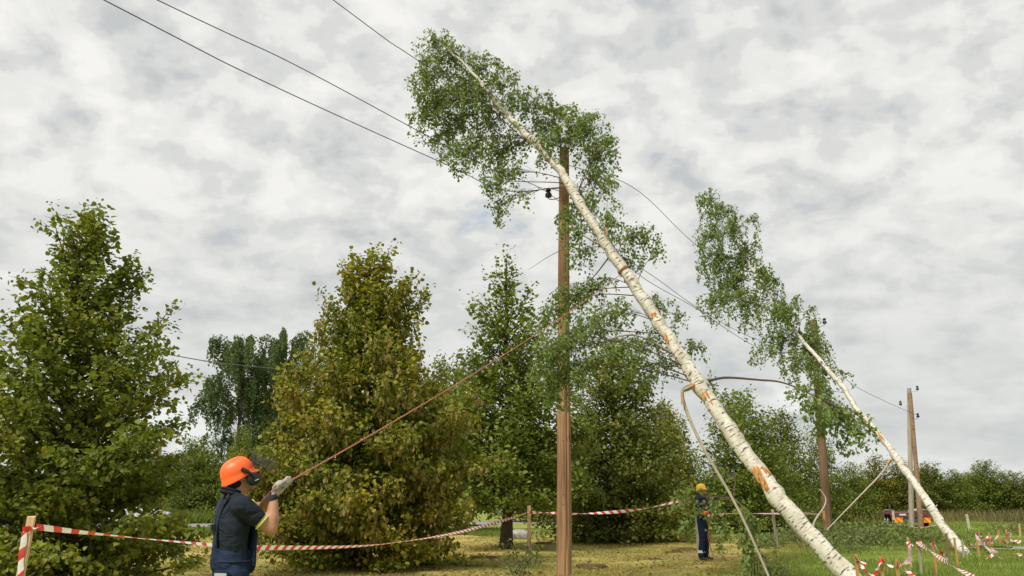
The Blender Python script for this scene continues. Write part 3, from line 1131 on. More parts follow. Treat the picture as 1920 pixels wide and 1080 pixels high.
class Birch:
    def __init__(self, name, label, px, depth0, depth1, prof, seed):
        """px: photo track of the trunk, depth runs evenly along it"""
        self.rg = np.random.default_rng(seed)
        pp = [np.array(a, float) for a in px]
        L = np.cumsum([0] + [np.linalg.norm(b - a) for a, b in zip(pp, pp[1:])])
        pts = [P(a[0], a[1], depth0 + (depth1 - depth0) * l / L[-1]) for a, l in zip(pp, L)]
        self.base = pts[0].copy()
        self.base[2] = 0
        self.track = np.array(spline(pts, 10))
        seg = np.linalg.norm(np.diff(self.track, axis=0), axis=1)
        self.len = np.concatenate([[0], np.cumsum(seg)])
        self.t = self.len / self.len[-1]
        self.prof = prof
        self.root = empty(name, self.base, label, 'tree', 'birches leaning on the power line')
        rs = random.Random(seed)
        rr = [rad_at(prof, t) * (1 + 0.05 * math.sin(t * 60 + seed) + (rs.uniform(0.08, 0.2) if rs.random() < 0.12 else 0) + rs.uniform(-0.04, 0.04)) for t in self.t]
        wob = np.array([[rs.gauss(0, 0.012), rs.gauss(0, 0.012), rs.gauss(0, 0.012)] for _ in self.t])
        wob = (wob + np.roll(wob, 1, 0) + np.roll(wob, -1, 0)) / 1.6
        wob[0] = 0
        self.track = self.track + wob
        MB().tube(self.track - self.base, rr, 18, rough=0.03, rs=rs).build('trunk', MATS['birch_bark'], self.root)
        self.acc = []

    def nearest(self, c):
        return int(np.argmin(np.linalg.norm(self.track - c, axis=1)))

    def branch(self, pts, r0, m='pale_twig', name='branch', r1=None):
        p = np.array(spline(pts, 7)) - self.base
        k = len(p)
        r1 = r0 * 0.25 if r1 is None else r1
        return MB().tube(p, [r0 + (r1 - r0) * i / (k - 1) for i in range(k)], 7, rough=0.05).build(name, MATS[m], self.root)

    def spray(self, c, rx, ry, dens=1.0, bough=None, back=0.6, leafL=0.062, hang=0.5, thick=1.0, src=None, strand=0.15):
        """leafy bough: from the trunk to the cloud of twigs round photo ellipse c=(x, y, distance), rx, ry in photo px"""
        rg = self.rg
        C = P(*c)
        sx = (P(c[0] + 1, c[1], c[2]) - C)[0]
        ex, ez = rx * sx, ry * sx
        ey = 0.75 * (ex + ez) / 2 * thick
        if src is None:
            i = self.nearest(C)
            dist = np.linalg.norm(self.track[i] - C)
            j = int(np.searchsorted(self.len, max(0.5, self.len[i] - back * dist)))
            j = min(j, len(self.track) - 1)
            a = self.track[j]
        else:
            a = np.asarray(src, float)
        mid = (a + C) / 2 + np.array([0, 0, 0.12 * np.linalg.norm(C - a)]) + rg.normal(0, 0.05, 3)
        if bough is None:
            bough = spline([a, mid, C], 6)
        bp = np.array(bough)
        par = None
        dl = np.linalg.norm(C - a)
        w = MB()
        r0 = min(0.013, 0.005 + 0.005 * dl)
        w.tube(bp - self.base, [r0 * (1 - 0.8 * k / (len(bp) - 1)) for k in range(len(bp))], 5, caps=False)
        LP, LD, LN = [], [], []
        area = ex * ez
        nt = max(6, int(120 * dens * area ** 0.8))
        tw = MB()
        for _ in range(nt):
            v = rg.normal(0, 1, 3)
            v = v / np.linalg.norm(v) * rg.random() ** 0.45
            e = C + v * np.array([ex, ey, ez])
            s = along(bp, np.array([rg.uniform(0.35, 1.0)]))[0]
            m_ = (s + e) / 2 + np.array([0, 0, 0.18 * np.linalg.norm(e - s)])
            tail = e - np.array([0, 0, hang * rg.uniform(0.1, 0.4) * ez + strand * rg.uniform(0.2, 1.1)]) + rg.normal(0, 0.05, 3)
            q = np.array(spline([s, m_, e, tail], 4))
            tw.tube(q - self.base, [0.004 - 0.003 * k / (len(q) - 1) for k in range(len(q))], 3, caps=False)
            ln = np.linalg.norm(np.diff(q, axis=0), axis=1).sum()
            n = max(5, int(ln / 0.034))
            pp = along(q, 0.25 + 0.75 * rg.random(n) ** 0.8) + rg.normal(0, 0.035, (n, 3))
            LP.append(pp)
            LD.append(rg.normal(0, 0.8, (n, 3)) + np.array([0, 0, -0.75]))
            LN.append(rg.normal(0, 0.8, (n, 3)) + np.array([0, -0.2, 0.5]))
        LP, LD, LN = map(np.concatenate, (LP, LD, LN))
        Ls = leafL * rg.uniform(0.6, 1.35, len(LP))
        self.acc.append((LP - self.base, LD, LN, Ls))
        b = w.build('branch', MATS['twig'], self.root)
        tw.build('twigs', MATS['twig'], b, kind='stuff')
        obj('foliage', leaf_mesh('foliage', LP - self.base, LD, LN, Ls, Ls * 0.42), MATS['leaf_birch'], b, 'stuff')
        return b

    def wound(self, t, ang, length, width, n=9, seed=0, lift=0.05):
        """torn bark: splinters of bright inner wood standing off the trunk"""
        rs = random.Random(seed)
        i = int(np.searchsorted(self.t, t))
        c = self.track[i] - self.base
        ax = unit(self.track[i + 1] - self.track[i - 1])
        s = unit(np.cross(ax, np.array([0, 1.0, 0])))          # across the trunk, in the picture plane
        f = unit(np.cross(s, ax))
        if f[1] > 0:
            f = -f
        r = rad_at(self.prof, t)
        root = None
        for k in range(n):
            a = ang + rs.uniform(-1, 1) * width
            d = -s * math.sin(a) + f * math.cos(a)
            o = rs.uniform(-0.5, 0.5) * length
            ln = length * rs.uniform(0.3, 0.7)
            p0 = c + d * (r * 0.97) + ax * (o + ln / 2)
            p1 = c + d * (r * 1.03 + 0.004) + ax * o
            p2 = c + d * (r + lift * rs.uniform(0.1, 1)) + ax * (o - ln / 2) + np.array([0, 0, -0.02])
            mb = MB().tube(spline([p0, p1, p2], 3), [0.004, 0.014, 0.018, 0.018, 0.016, 0.012, 0.003], 5, rough=0.25, rs=rs)
            if root is None:
                root = mb.build('torn_bark', MATS['torn_wood'], self.root)
                root['label'] = 'splintered orange wound in the bark'
            else:
                mb.build('splinter', MATS['torn_wood'], root)


B1 = Birch('leaning_birch', 'large fallen white birch leaning across the near pole, with torn orange bark', [(1618, 1118), (1590, 1082), (1480, 958), (1400, 852), (1340, 765), (1290, 690), (1250, 627), (1205, 560), (1150, 478), (1108, 412),
            (1055, 328), (1012, 276), (962, 226), (922, 182), (882, 132), (845, 98), (812, 62)], 15.0, 18.55,
           [(0, 0.165), (0.08, 0.15), (0.3, 0.125), (0.5, 0.108), (0.7, 0.082), (0.82, 0.055), (0.9, 0.03), (1.0, 0.006)], 51)


def d1(x, y):
    """distance of the first trunk abreast of a photo point"""
    return float(np.interp(y, [62, 328, 690, 1118], [18.5, 17.85, 16.6, 15.0]))


rg1 = np.random.default_rng(77)
for cx, cy, rx, ry, de in [
        (962, 188, 30, 24, 0.9), (1018, 240, 34, 26, 0.9), (900, 178, 40, 30, 0.9), (1040, 300, 26, 22, 0.5), (985, 240, 26, 22, 0.6),
        (815, 78, 36, 34, 1.1), (842, 118, 58, 42, 1.2), (795, 150, 32, 40, 1.0), (800, 205, 40, 44, 1.2), (868, 190, 62, 52, 1.3), (835, 245, 42, 36, 1.2), (905, 132, 42, 34, 1.1),
        (944, 152, 30, 42, 1.0), (872, 285, 46, 32, 1.2), (922, 238, 48, 48, 1.0), (935, 300, 46, 36, 1.0), (968, 275, 36, 34, 0.8), (935, 338, 44, 24, 0.9), (934, 388, 20, 30, 0.9),
        (988, 368, 34, 18, 0.4), (1010, 305, 25, 20, 0.4), (1000, 196, 46, 34, 1.1), (1048, 212, 44, 32, 1.1), (1092, 238, 50, 42, 1.3), (1055, 262, 55, 34, 1.3), (1120, 288, 40, 36, 1.2),
        (1152, 262, 22, 18, 0.6), (1112, 338, 34, 40, 0.9), (1145, 345, 22, 42, 0.7), (1092, 392, 34, 44, 1.1), (1078, 440, 26, 36, 0.9), (1146, 415, 34, 40, 0.9), (1198, 448, 44, 30, 0.9),
        (1232, 470, 18, 26, 0.7), (1175, 492, 34, 26, 0.7), (1062, 412, 24, 30, 0.9), (1085, 480, 34, 26, 0.7), (1110, 545, 44, 32, 0.9), (1062, 560, 44, 34, 1.1), (1028, 592, 38, 32, 0.7),
        (1120, 608, 46, 34, 0.9), (1062, 640, 48, 42, 1.2), (1025, 668, 42, 38, 1.2), (1052, 712, 38, 44, 1.2), (1085, 690, 30, 30, 0.7), (1130, 440, 30, 24, 0.6), (1168, 588, 36, 36, 0.7), (1205, 645, 46, 36, 1.0), (1165, 660, 40, 34, 0.9),
        (1195, 705, 44, 26, 0.7), (1240, 690, 30, 30, 0.8), (1232, 572, 38, 24, 0.7), (1268, 598, 30, 24, 0.6), (1292, 660, 34, 22, 0.7), (1335, 720, 24, 26, 0.6), (1385, 765, 34, 30, 0.8)]:
    B1.spray((cx, cy, d1(cx, cy) + rg1.uniform(-0.55, 0.75)), rx * 1.08, ry * 1.05, de * 1.0, leafL=0.06, strand=0.28)
# bare boughs one can follow in the picture
for pts, r, m in [
        ([(1155, 476, 0), (1112, 452, -0.1), (1060, 422, -0.2)], 0.026, 'pale_twig'), ([(1142, 482, 0), (1112, 520, 0.1), (1080, 548, 0.2)], 0.016, 'twig'),
        ([(1092, 455, -0.2), (1040, 475, -0.3), (990, 506, -0.4)], 0.010, 'twig'), ([(1258, 662, 0), (1222, 640, -0.1), (1180, 628, -0.2), (1128, 642, -0.3), (1068, 662, -0.4)], 0.026, 'pale_twig'),
        ([(1142, 466, 0), (1137, 420, 0.1), (1139, 372, 0.2)], 0.018, 'torn_wood'), ([(1150, 462, 0), (1175, 445, 0.1), (1202, 440, 0.2)], 0.014, 'pale_twig'),
        ([(1029, 294, 0), (1027, 266, -0.1), (1047, 244, -0.2)], 0.022, 'pale_twig'), ([(1050, 312, 0), (1059, 276, -0.1)], 0.012, 'pale_twig'),
        ([(946, 214, 0), (903, 190, -0.1), (852, 181, -0.2)], 0.016, 'pale_twig'), ([(941, 198, 0), (944, 140, -0.1)], 0.014, 'pale_twig'),
        ([(1095, 388, 0), (1085, 372, -0.1), (1098, 345, -0.15)], 0.012, 'pale_twig'), ([(1060, 345, -0.1), (1040, 342, -0.2), (960, 340, -0.3), (930, 338, -0.3)], 0.013, 'twig'),
        ([(1366, 778, 0), (1385, 768, 0.1), (1406, 750, 0.2)], 0.022, 'pale_twig'),
        ([(1524, 1000, 0), (1527, 978, 0), (1545, 950, 0.05), (1548, 934, 0.1), (1538, 918, 0.1)], 0.020, 'pale_twig')]:
    B1.branch([P(x, y, d1(x, y) + dd) for x, y, dd in pts], r, m)
# long bough to the right with a big-leaved spray in front of the second pole
bo = [P(1328, 714, 16.5), P(1362, 708, 16.4), P(1420, 712, 16.3), P(1470, 718, 16.2), P(1530, 744, 16.0), P(1580, 770, 15.9)]
B1.branch(bo, 0.026, 'twig', r1=0.008)
for cx, cy, rx, ry, de in [(1530, 765, 40, 26, 1.0), (1575, 775, 44, 30, 1.1), (1615, 800, 34, 34, 0.9), (1545, 800, 34, 24, 0.8), (1590, 815, 30, 26, 0.7), (1500, 735, 24, 14, 0.5)]:
    B1.spray((cx, cy, 15.9 + rg1.uniform(-0.4, 0.4)), rx, ry, de, leafL=0.075, src=P(1530, 744, 16.0), hang=0.6)
# broken bough hanging from its torn elbow to the ground, leaves at its lower end
hang = [P(1308, 722, 16.3), P(1290, 730, 16.2), P(1279, 737, 16.15), P(1290, 778, 16.1), P(1320, 842, 16.0), P(1368, 925, 15.9), P(1402, 992, 15.8), P(1440, 1078, 15.7), G(1452, 1108)]
B1.branch(hang, 0.036, 'pale_twig', 'broken_branch', r1=0.017)
for k_ in range(7):
    jj = rg1.normal(0, 2.2, (4, 2))
    B1.branch([P(1302 + jj[0][0], 722 + jj[0][1], 16.25), P(1288 + jj[1][0], 727 + jj[1][1], 16.12), P(1278 + jj[2][0] * 0.6, 736 + jj[2][1], 16.08), P(1281 + jj[3][0] * 0.6, 748 + abs(jj[3][1]) * 4, 16.06)],
              0.017 if k_ % 3 else 0.012, 'torn_wood' if k_ % 3 == 0 else 'pale_twig', 'torn_fibre', r1=0.007)
B1.branch([P(1372, 932, 15.9), P(1402, 958, 16.1), P(1432, 986, 16.3)], 0.012, 'pale_twig')
for cx, cy, rx, ry, de, dd in [(1288, 935, 20, 28, 0.5, 17.0), (1345, 885, 24, 22, 0.35, 17.2), (1328, 950, 22, 16, 0.3, 17.0), (1290, 990, 12, 30, 0.3, 16.8), (1400, 1030, 22, 40, 0.8, 16.2), (1350, 1000, 16, 24, 0.25, 16.4),
                               (1422, 1000, 24, 24, 0.6, 16.4), (1400, 965, 24, 22, 0.5, 16.3)]:
    B1.spray((cx, cy, dd), rx, ry, de, leafL=0.078, src=P(1375, 935, 15.95) if cx < 1360 else P(1402, 992, 15.8), hang=0.8)
for t, ang, ln, wd, n, sd, lf in [(0.155, -0.75, 0.42, 0.45, 12, 1, 0.10), (0.275, -0.5, 0.22, 0.5, 7, 2, 0.03), (0.165, 0.5, 0.14, 0.3, 5, 3, 0.03), (0.405, -0.2, 0.12, 0.4, 5, 5, 0.02),
                                  (0.375, -0.8, 0.14, 0.4, 5, 7, 0.04)]:
    B1.wound(t, ang, ln, wd, n, sd, lf)

B2 = Birch('leaning_birch', 'slimmer fallen birch further off, leaning over the second pole', [(1812, 1043), (1806, 1034), (1760, 975), (1715, 905), (1680, 857), (1648, 815), (1604, 764), (1578, 722), (1552, 694), (1500, 632), (1450, 560), (1412, 506), (1380, 457), (1342, 402), (1318, 362)],
           25.4, 34.0, [(0, 0.14), (0.1, 0.115), (0.3, 0.095), (0.45, 0.072), (0.6, 0.05), (0.8, 0.028), (1.0, 0.006)], 52)


def d2(x, y):
    return float(np.interp(y, [362, 697, 1043], [34.0, 30.0, 25.4]))


for cx, cy, rx, ry, de in [(1325, 372, 30, 24, 0.7), (1345, 400, 40, 34, 0.8), (1330, 440, 32, 30, 0.8), (1372, 432, 34, 36, 0.9), (1412, 415, 22, 14, 0.5), (1418, 452, 18, 24, 0.5), (1340, 488, 40, 38, 1.0),
                           (1385, 495, 34, 36, 0.9), (1372, 538, 44, 36, 1.0), (1335, 565, 34, 22, 0.8), (1402, 575, 42, 36, 0.9), (1440, 535, 34, 36, 0.8), (1455, 590, 40, 36, 0.9), (1500, 562, 20, 14, 0.4),
                           (1522, 590, 24, 26, 0.35), (1425, 665, 36, 16, 0.4), (1465, 645, 42, 30, 0.9), (1498, 685, 40, 32, 1.0), (1530, 655, 36, 38, 1.0), (1548, 700, 26, 40, 0.5), (1580, 702, 18, 14, 0.3), (1400, 470, 26, 26, 0.9), (1428, 508, 28, 28, 0.9), (1475, 585, 34, 30, 1.0), (1512, 632, 34, 32, 1.0), (1540, 735, 26, 36, 0.7)]:
    B2.spray((cx, cy, d2(cx, cy) + rg1.uniform(-0.8, 0.6)), rx * 0.95, ry, de * 0.62, leafL=0.08, hang=1.0, strand=0.55)
B2.branch([P(1672, 862, 27.9), P(1648, 893, 27.7), P(1622, 920, 27.6), P(1585, 958, 27.5), P(1550, 994, 27.4)], 0.034, 'pale_twig', 'broken_branch', r1=0.016)
B2.branch([P(1690, 870, 27.7), P(1672, 862, 27.85), P(1664, 870, 27.8)], 0.03, 'torn_wood', 'torn_elbow', r1=0.02)
for t, a_, sd in ((0.265, -0.3, 11),):
    B2.wound(t, a_, 0.25, 0.5, 6, sd, 0.03)


# ==================================================================== ROPE, STAKES, TAPE
def stake(x, top_y, Y, w, h, matn, label, tilt=(0, 0), group='wooden stakes of the taped area', name='wooden_stake', d=None):
    """sawn batten driven into the ground; its top stands at photo point x, top_y"""
    tp = P(x, top_y, Y)
    h = tp[2] if h is None else h
    base = np.array([tp[0] - tilt[0], Y - tilt[1], 0])
    bm = bmesh.new()
    n = 6
    rs = random.Random(int(x * 7 + Y))
    d = d or w * 0.7
    rings = []
    for i in range(n + 1):
        t = i / n
        c = Vector((tilt[0] * t + rs.uniform(-1, 1) * w * 0.04, tilt[1] * t, -0.15 + (h + 0.15) * t))
        rings.append([bm.verts.new(c + Vector((sx * w / 2, sy * d / 2, (rs.uniform(-0.1, 0.1) * w if i == n else 0)))) for sx, sy in ((-1, -1), (1, -1), (1, 1), (-1, 1))])
    for a, b in zip(rings, rings[1:]):
        for j in range(4):
            k = (j + 1) % 4
            bm.faces.new((a[j], a[k], b[k], b[j]))
    bm.faces.new(rings[-1])
    bm.faces.new(rings[0][::-1])
    bmesh.ops.bevel(bm, geom=[e for e in bm.edges], offset=w * 0.06, segments=1, affect='EDGES')
    me = bpy.data.meshes.new(name)
    bm.to_mesh(me)
    bm.free()
    o = obj(name, me, MATS[matn])
    o.location = base
    tag(o, label, 'stake', group)
    return o


def ribbon(pts, width=0.075, twist=0.0, phase=0.0, n=14, crumple=0.0, rs=None, u0=0.0):
    """flat plastic tape along pts; twist in turns over its length"""
    c = spline(pts, n)
    rs = rs or rnd
    V, U, L = [], [], u0
    for i, p in enumerate(c):
        a, b = c[max(0, i - 1)], c[min(len(c) - 1, i + 1)]
        t = unit(b - a)
        if i:
            L += np.linalg.norm(p - c[i - 1])
        up = np.array([0, 0, 1.0]) if abs(t[2]) < 0.92 else np.array([1.0, 0, 0])
        s = unit(up - t * np.dot(up, t))
        w = np.cross(t, s)
        ang = phase + twist * 2 * math.pi * i / (len(c) - 1) + rs.uniform(-crumple, crumple)
        k = s * math.cos(ang) + w * math.sin(ang)
        for sg, off in ((-1, 0.0), (0, 0.006), (1, 0.0)):
            V.append(p + k * sg * width / 2 + np.cross(t, k) * off)
            U.append((sg * width / 2, L))
    Fc, UV = [], []
    for i in range(len(c) - 1):
        for j in (0, 1):
            f = (3 * i + j, 3 * i + j + 1, 3 * i + j + 4, 3 * i + j + 3)
            Fc.append(f)
            UV += [U[k] for k in f]
    return np_mesh('tape', V, Fc, True, UV)


TG = 'red and white barrier tapes'


def tape(pts, label, width=0.075, twist=0.0, phase=0.0, n=14, crumple=0.12, seed=0):
    o = obj('barrier_tape', ribbon(pts, width, twist, phase, n, crumple, random.Random(seed)), MATS['tape'])
    return tag(o, label, 'tape', TG)


# near leaning post with tape wound down it
stake(60, 968, 8.0, 0.066, None, 'stake_wood', 'thick leaning board post wound with tape at the lower left', (0.10, 0.02), d=0.03)
tl = P(60, 968, 8.0)
stake(992, 948, 22.1, 0.085, None, 'stake_wood', 'pale square post carrying the tape, left of the near pole', (0.0, 0))
stake(1306, 966, 23.4, 0.06, None, 'stake_pale', 'pale post half hidden beside the worker in the yellow helmet')
stake(1448, 955, 27.5, 0.075, None, 'pole_grey', 'grey post carrying the tape behind the leaning birch trunk', (-0.1, 0))
stake(1544, 958, 31.5, 0.07, None, 'stake_orange', 'light batten standing at the foot of the second pole')
root = empty('barrier_tape', (0, 0, 0), 'long sagging barrier tape from the leaning board post past the worker to the square post', 'tape', TG)
span = [P(66, 988, 7.95), P(200, 1003, 8.75), P(405, 1022, 10.5), P(500, 1027, 11.6), P(700, 1022, 14.4), P(850, 1000, 17.6), P(940, 977, 20.2), P(990, 961, 22.02)]
obj('span', ribbon(span, 0.058, 1.1, 0.35, 22, 0.05, random.Random(5)), MATS['tape'], root)
wrap = []
for k in range(14):                                   # tape run down the front of the board, crossing from edge to edge
    t = k / 13
    q = tl + np.array([-0.10, -0.02, -tl[2]]) * (0.10 + 0.85 * t)
    wrap.append(q + np.array([-0.026 + 0.05 * min(1, t * 2.2) + 0.006 * math.sin(k * 1.9), -0.026 - 0.004 * math.sin(k * 1.3), 0]))
obj('post_wrap', ribbon(wrap, 0.05, 0.0, 0.0, 4, 0.25, random.Random(6), 0.07), MATS['tape'], root)
obj('knot', ribbon([tl + np.array([-0.045, -0.03, -0.12]), tl + np.array([0.0, -0.045, -0.10]), tl + np.array([0.04, -0.02, -0.09]), P(70, 989, 7.93)], 0.06, 0.3, 0.2, 6, 0.1, random.Random(8)), MATS['tape'], root)
tape([P(993, 961, 22.05), P(1045, 962, 22.6), P(1100, 963, 22.8), P(1200, 955, 22.9), P(1292, 935, 23.0)], 'barrier tape from the square post past the near pole to the yellow-helmeted worker', 0.075, 1.5, 0.2, 20)
tape([P(1308, 970, 23.35), P(1360, 963, 24.5), P(1448, 963, 27.45), P(1490, 962, 29.2), P(1530, 964, 31.0), P(1543, 968, 31.4)], 'barrier tape behind the leaning birch trunk, ending at the second pole', 0.075, 0.8, 0.1, 16)

SH = 'short stakes with loose tape at lower right'
for x, ty, Y, m, lb in [
        (1605, 1040, 14.2, 'stake_orange', 'leftmost short orange stake right of the birch foot'), (1651, 1043, 14.0, 'stake_orange', 'second short stake right of the birch foot, with drooping tape'),
        (1681, 1050, 13.2, 'stake_orange', 'short orange stake nearest the camera at lower right'), (1702, 1008, 20.4, 'stake_wood', 'short stake with tape hanging straight down from it'),
        (1723, 1016, 18.4, 'pole_grey', 'thin grey stake carrying the longest loose tape'), (1750, 1020, 18.0, 'stake_orange', 'short orange stake standing behind the longest loose tape'),
        (1774, 1000, 22.0, 'pole_rust', 'thin reddish stake just left of the second birch foot'), (1789, 1008, 20.6, 'stake_orange', 'orange stake leaning in front of the second birch foot'),
        (1804, 1012, 23.5, 'pole_grey', 'grey stake touching the foot of the second birch'),
        (1832, 1012, 24.0, 'stake_orange', 'small stake right of the second birch foot'), (1854, 998, 29.0, 'stake_orange', 'thin stake in the middle of the tangled tape'),
        (1872, 994, 30.5, 'stake_orange', 'left of two tall thin stakes by the gravel track'), (1886, 993, 31.0, 'stake_orange', 'right of two tall thin stakes by the gravel track'),
        (1911, 982, 36.0, 'stake_wood', 'stake at the heap by the right picture edge')]:
    stake(x, ty, Y, 0.042 if Y < 22 else 0.05, None, m, lb, (0.02 * math.sin(x), 0.0), SH)
stake(1812, 964, 44.0, 0.10, None, 'stake_pale', 'pale tall post alone on the green field at right', (-0.09, 0))
stake(1674, 959, 44.5, 0.09, None, 'stake_pale', 'pale post at the left rear corner of the trailer', (-0.05, 0))

for pts, lb, w, tw in [
        ([P(1605, 1049, 14.15), P(1614, 1060, 14.2), P(1626, 1073, 14.1), P(1638, 1078, 14.0), P(1647, 1064, 13.95), P(1651, 1050, 13.95)], 'tape loop drooping between the two leftmost short stakes', 0.05, 1.4),
        ([P(1604, 1047, 14.12), P(1613, 1051, 14.0), P(1622, 1059, 13.9)], 'loose red tape end on the leftmost short stake', 0.075, 0.25),
        ([P(1653, 1049, 13.95), P(1662, 1056, 13.9), P(1674, 1064, 13.8)], 'loose tape end on the second short stake', 0.06, 0.3),
        ([P(1681, 1058, 13.15), P(1692, 1060, 14.0), P(1702, 1053, 16.5), P(1709, 1040, 18.8), P(1706, 1026, 20.1), P(1703, 1016, 20.35)], 'curved tape hanging from the stake with vertical tape', 0.085, 0.7),
        ([P(1692, 1060, 14.0), P(1702, 1071, 13.7), P(1716, 1086, 13.4)], 'short tape running out of the picture bottom', 0.07, 0.4),
        ([P(1727, 1014, 18.4), P(1722, 1018, 18.35), P(1736, 1027, 17.6), P(1752, 1038, 16.9), P(1772, 1052, 16.0), P(1792, 1064, 15.2), P(1822, 1080, 14.3), P(1850, 1092, 13.8)], 'longest loose tape slanting down across the lower right', 0.075, 1.6),
        ([P(1747, 1017, 18.0), P(1754, 1026, 17.95), P(1763, 1034, 17.9), P(1770, 1042, 17.9), P(1777, 1051, 17.9)], 'wide tape end on the orange stake behind the longest tape', 0.13, 0.3),
        ([P(1702, 1013, 20.35), P(1707, 1018, 20.3), P(1712, 1024, 20.3)], 'small tape tip at the stake with vertical tape', 0.06, 0.4),
        ([P(1830, 1000, 29.0), P(1834, 1010, 27.5), P(1848, 1024, 25.5), P(1862, 1036, 24.0), P(1878, 1047, 22.6)], 'tape slanting down to the grass beside the gravel track', 0.085, 1.2),
        ([P(1843, 1051, 21.9), P(1853, 1046, 22.0), P(1862, 1040, 22.0)], 'short tape piece lying across the slanting tape', 0.07, 0.4),
        ([P(1815, 1022, 26.4), P(1832, 1020, 26.6), P(1848, 1019, 27), P(1862, 1017, 27.2)], 'tape lying flat on the grass left of the gravel track', 0.09, 0.7),
        ([P(1830, 1000, 28.9), P(1838, 1006, 28.9), P(1846, 1012, 29.0), P(1854, 1008, 29.0), P(1858, 1014, 29.0)], 'crumpled tape at the thin stake in the tangle', 0.12, 1.2),
        ([P(1854, 1022, 27), P(1866, 1034, 25), P(1873, 1038, 24.2)], 'thin tape strand beside the slanting tape', 0.06, 0.5),
        ([P(1872, 1002, 30.4), P(1866, 1012, 29.5), P(1860, 1020, 28.5)], 'tape strand hanging from the left tall thin stake', 0.07, 0.6),
        ([P(1886, 1002, 30.9), P(1893, 1000, 31.2), P(1897, 1012, 30.5), P(1899, 1016, 30)], 'tape loop hanging from the right tall thin stake', 0.12, 0.8),
        ([P(1880, 1017, 30), P(1893, 1017, 30), P(1902, 1015, 30.2), P(1914, 1016, 30)], 'pale tape lying on the ground below the two tall stakes', 0.12, 0.4),
        ([P(1898, 1041, 23.2), P(1906, 1037, 23.4), P(1915, 1042, 23.1)], 'tape scrap on the grass at the right edge below the track', 0.08, 0.3)]:
    tape(pts, lb, w, tw, 0.3, 10, 0.18, len(lb))


# heap of rubbish and sticks by the right edge, brush heaps, clods, boulder
def brush(name, label, spots, n_st, seed, leafL, hgt, cat='brush heap', dens=1.0, lm='leaf_brush'):
    """cut leafy branches lying in a heap: stems and their leaves"""
    rg = np.random.default_rng(seed)
    o0 = np.array([np.mean([s[0] for s in spots]), np.mean([s[1] for s in spots]), 0])
    root = empty(name, o0, label, cat, 'heaps of cut birch branches' if cat == 'brush heap' else None)
    LP, LD, LN = [], [], []
    st = MB()
    for _ in range(n_st):
        s = spots[rg.integers(len(spots))]
        a = rg.uniform(0, 6.28)
        ln = rg.uniform(0.5, 1.6) * s[2]
        p0 = np.array([s[0] + rg.normal(0, s[2] * 0.5), s[1] + rg.normal(0, s[2] * 0.4), 0.02])
        rise = rg.uniform(0.15, 1.0) * hgt
        p1 = p0 + np.array([math.cos(a) * ln * 0.5, math.sin(a) * ln * 0.5, rise])
        p2 = p0 + np.array([math.cos(a) * ln, math.sin(a) * ln, rise * rg.uniform(0.3, 0.9)])
        q = np.array(spline([p0, p1, p2], 4))
        st.tube(q - o0, [0.010 * (1 - 0.8 * i / (len(q) - 1)) for i in range(len(q))], 4, caps=False)
        n = int(34 * dens * ln)
        pp = along(q, rg.random(n)) + rg.normal(0, 0.11, (n, 3)) * np.array([1, 1, 0.8])
        pp[:, 2] = np.maximum(pp[:, 2], 0.03)
        LP.append(pp), LD.append(rg.normal(0, 1, (n, 3)) + np.array([0, 0, -0.3])), LN.append(rg.normal(0, 0.8, (n, 3)) + np.array([0, -0.3, 0.8]))
    LP, LD, LN = map(np.concatenate, (LP, LD, LN))
    L = leafL * rg.uniform(0.6, 1.3, len(LP))
    st.build('stems', MATS['twig'], root, kind='stuff')
    obj('foliage', leaf_mesh('foliage', LP - o0, LD, LN, L, L * 0.42), MATS[lm], root, 'stuff')
    return root


def sp(*a):
    return [(*G(x, y)[:2], r) for x, y, r in a]


brush('brush_heap', 'large heap of cut leafy branches around the foot of the second pole', sp((1565, 1020, 1.2), (1600, 1018, 1.3), (1640, 1016, 1.3), (1590, 1008, 1.2), (1620, 1008, 1.2), (1640, 1012, 0.9), (1655, 1024, 0.8)), 150, 61, 0.10, 0.6)
brush('brush_heap', 'low leafy branches on the grass left of the birch trunk', sp((1430, 1022, 0.9), (1470, 1018, 1.0), (1500, 1014, 0.9), (1445, 1030, 0.7)), 46, 62, 0.09, 0.35)
brush('brush_heap', 'dark low brush in front of the grey pole and trailer', sp((1690, 1008, 1.1), (1725, 1012, 1.0), (1750, 1018, 0.8), (1700, 1018, 0.8)), 46, 63, 0.10, 0.26)
brush('leafy_sprig', 'small leafy sprig in front of the square post at the bottom', sp((965, 1079, 0.35), (985, 1080, 0.35)), 12, 64, 0.075, 0.62, 'sprig', 1.6)
brush('leafy_sprig', 'little leafy shoot beside the square post', sp((990, 1062, 0.22),), 5, 65, 0.075, 0.62, 'sprig', 1.5)
brush('leafy_sprig', 'leaves at the ground end of the hanging broken bough', sp((1432, 1098, 0.4), (1440, 1088, 0.3)), 14, 66, 0.08, 0.5, 'sprig', 1.3)
brush('weed_clump', 'tall weeds below the broken bough of the second birch', sp((1545, 1030, 0.6), (1575, 1036, 0.6), (1640, 1034, 0.7)), 34, 67, 0.08, 0.55, 'weeds', 0.9)
brush('stick_heap', 'heap of sticks and scraps by the right picture edge', sp((1900, 1002, 1.0), (1912, 998, 0.9)), 26, 68, 0.08, 0.8, 'stick heap', 0.35, 'dry_grass')


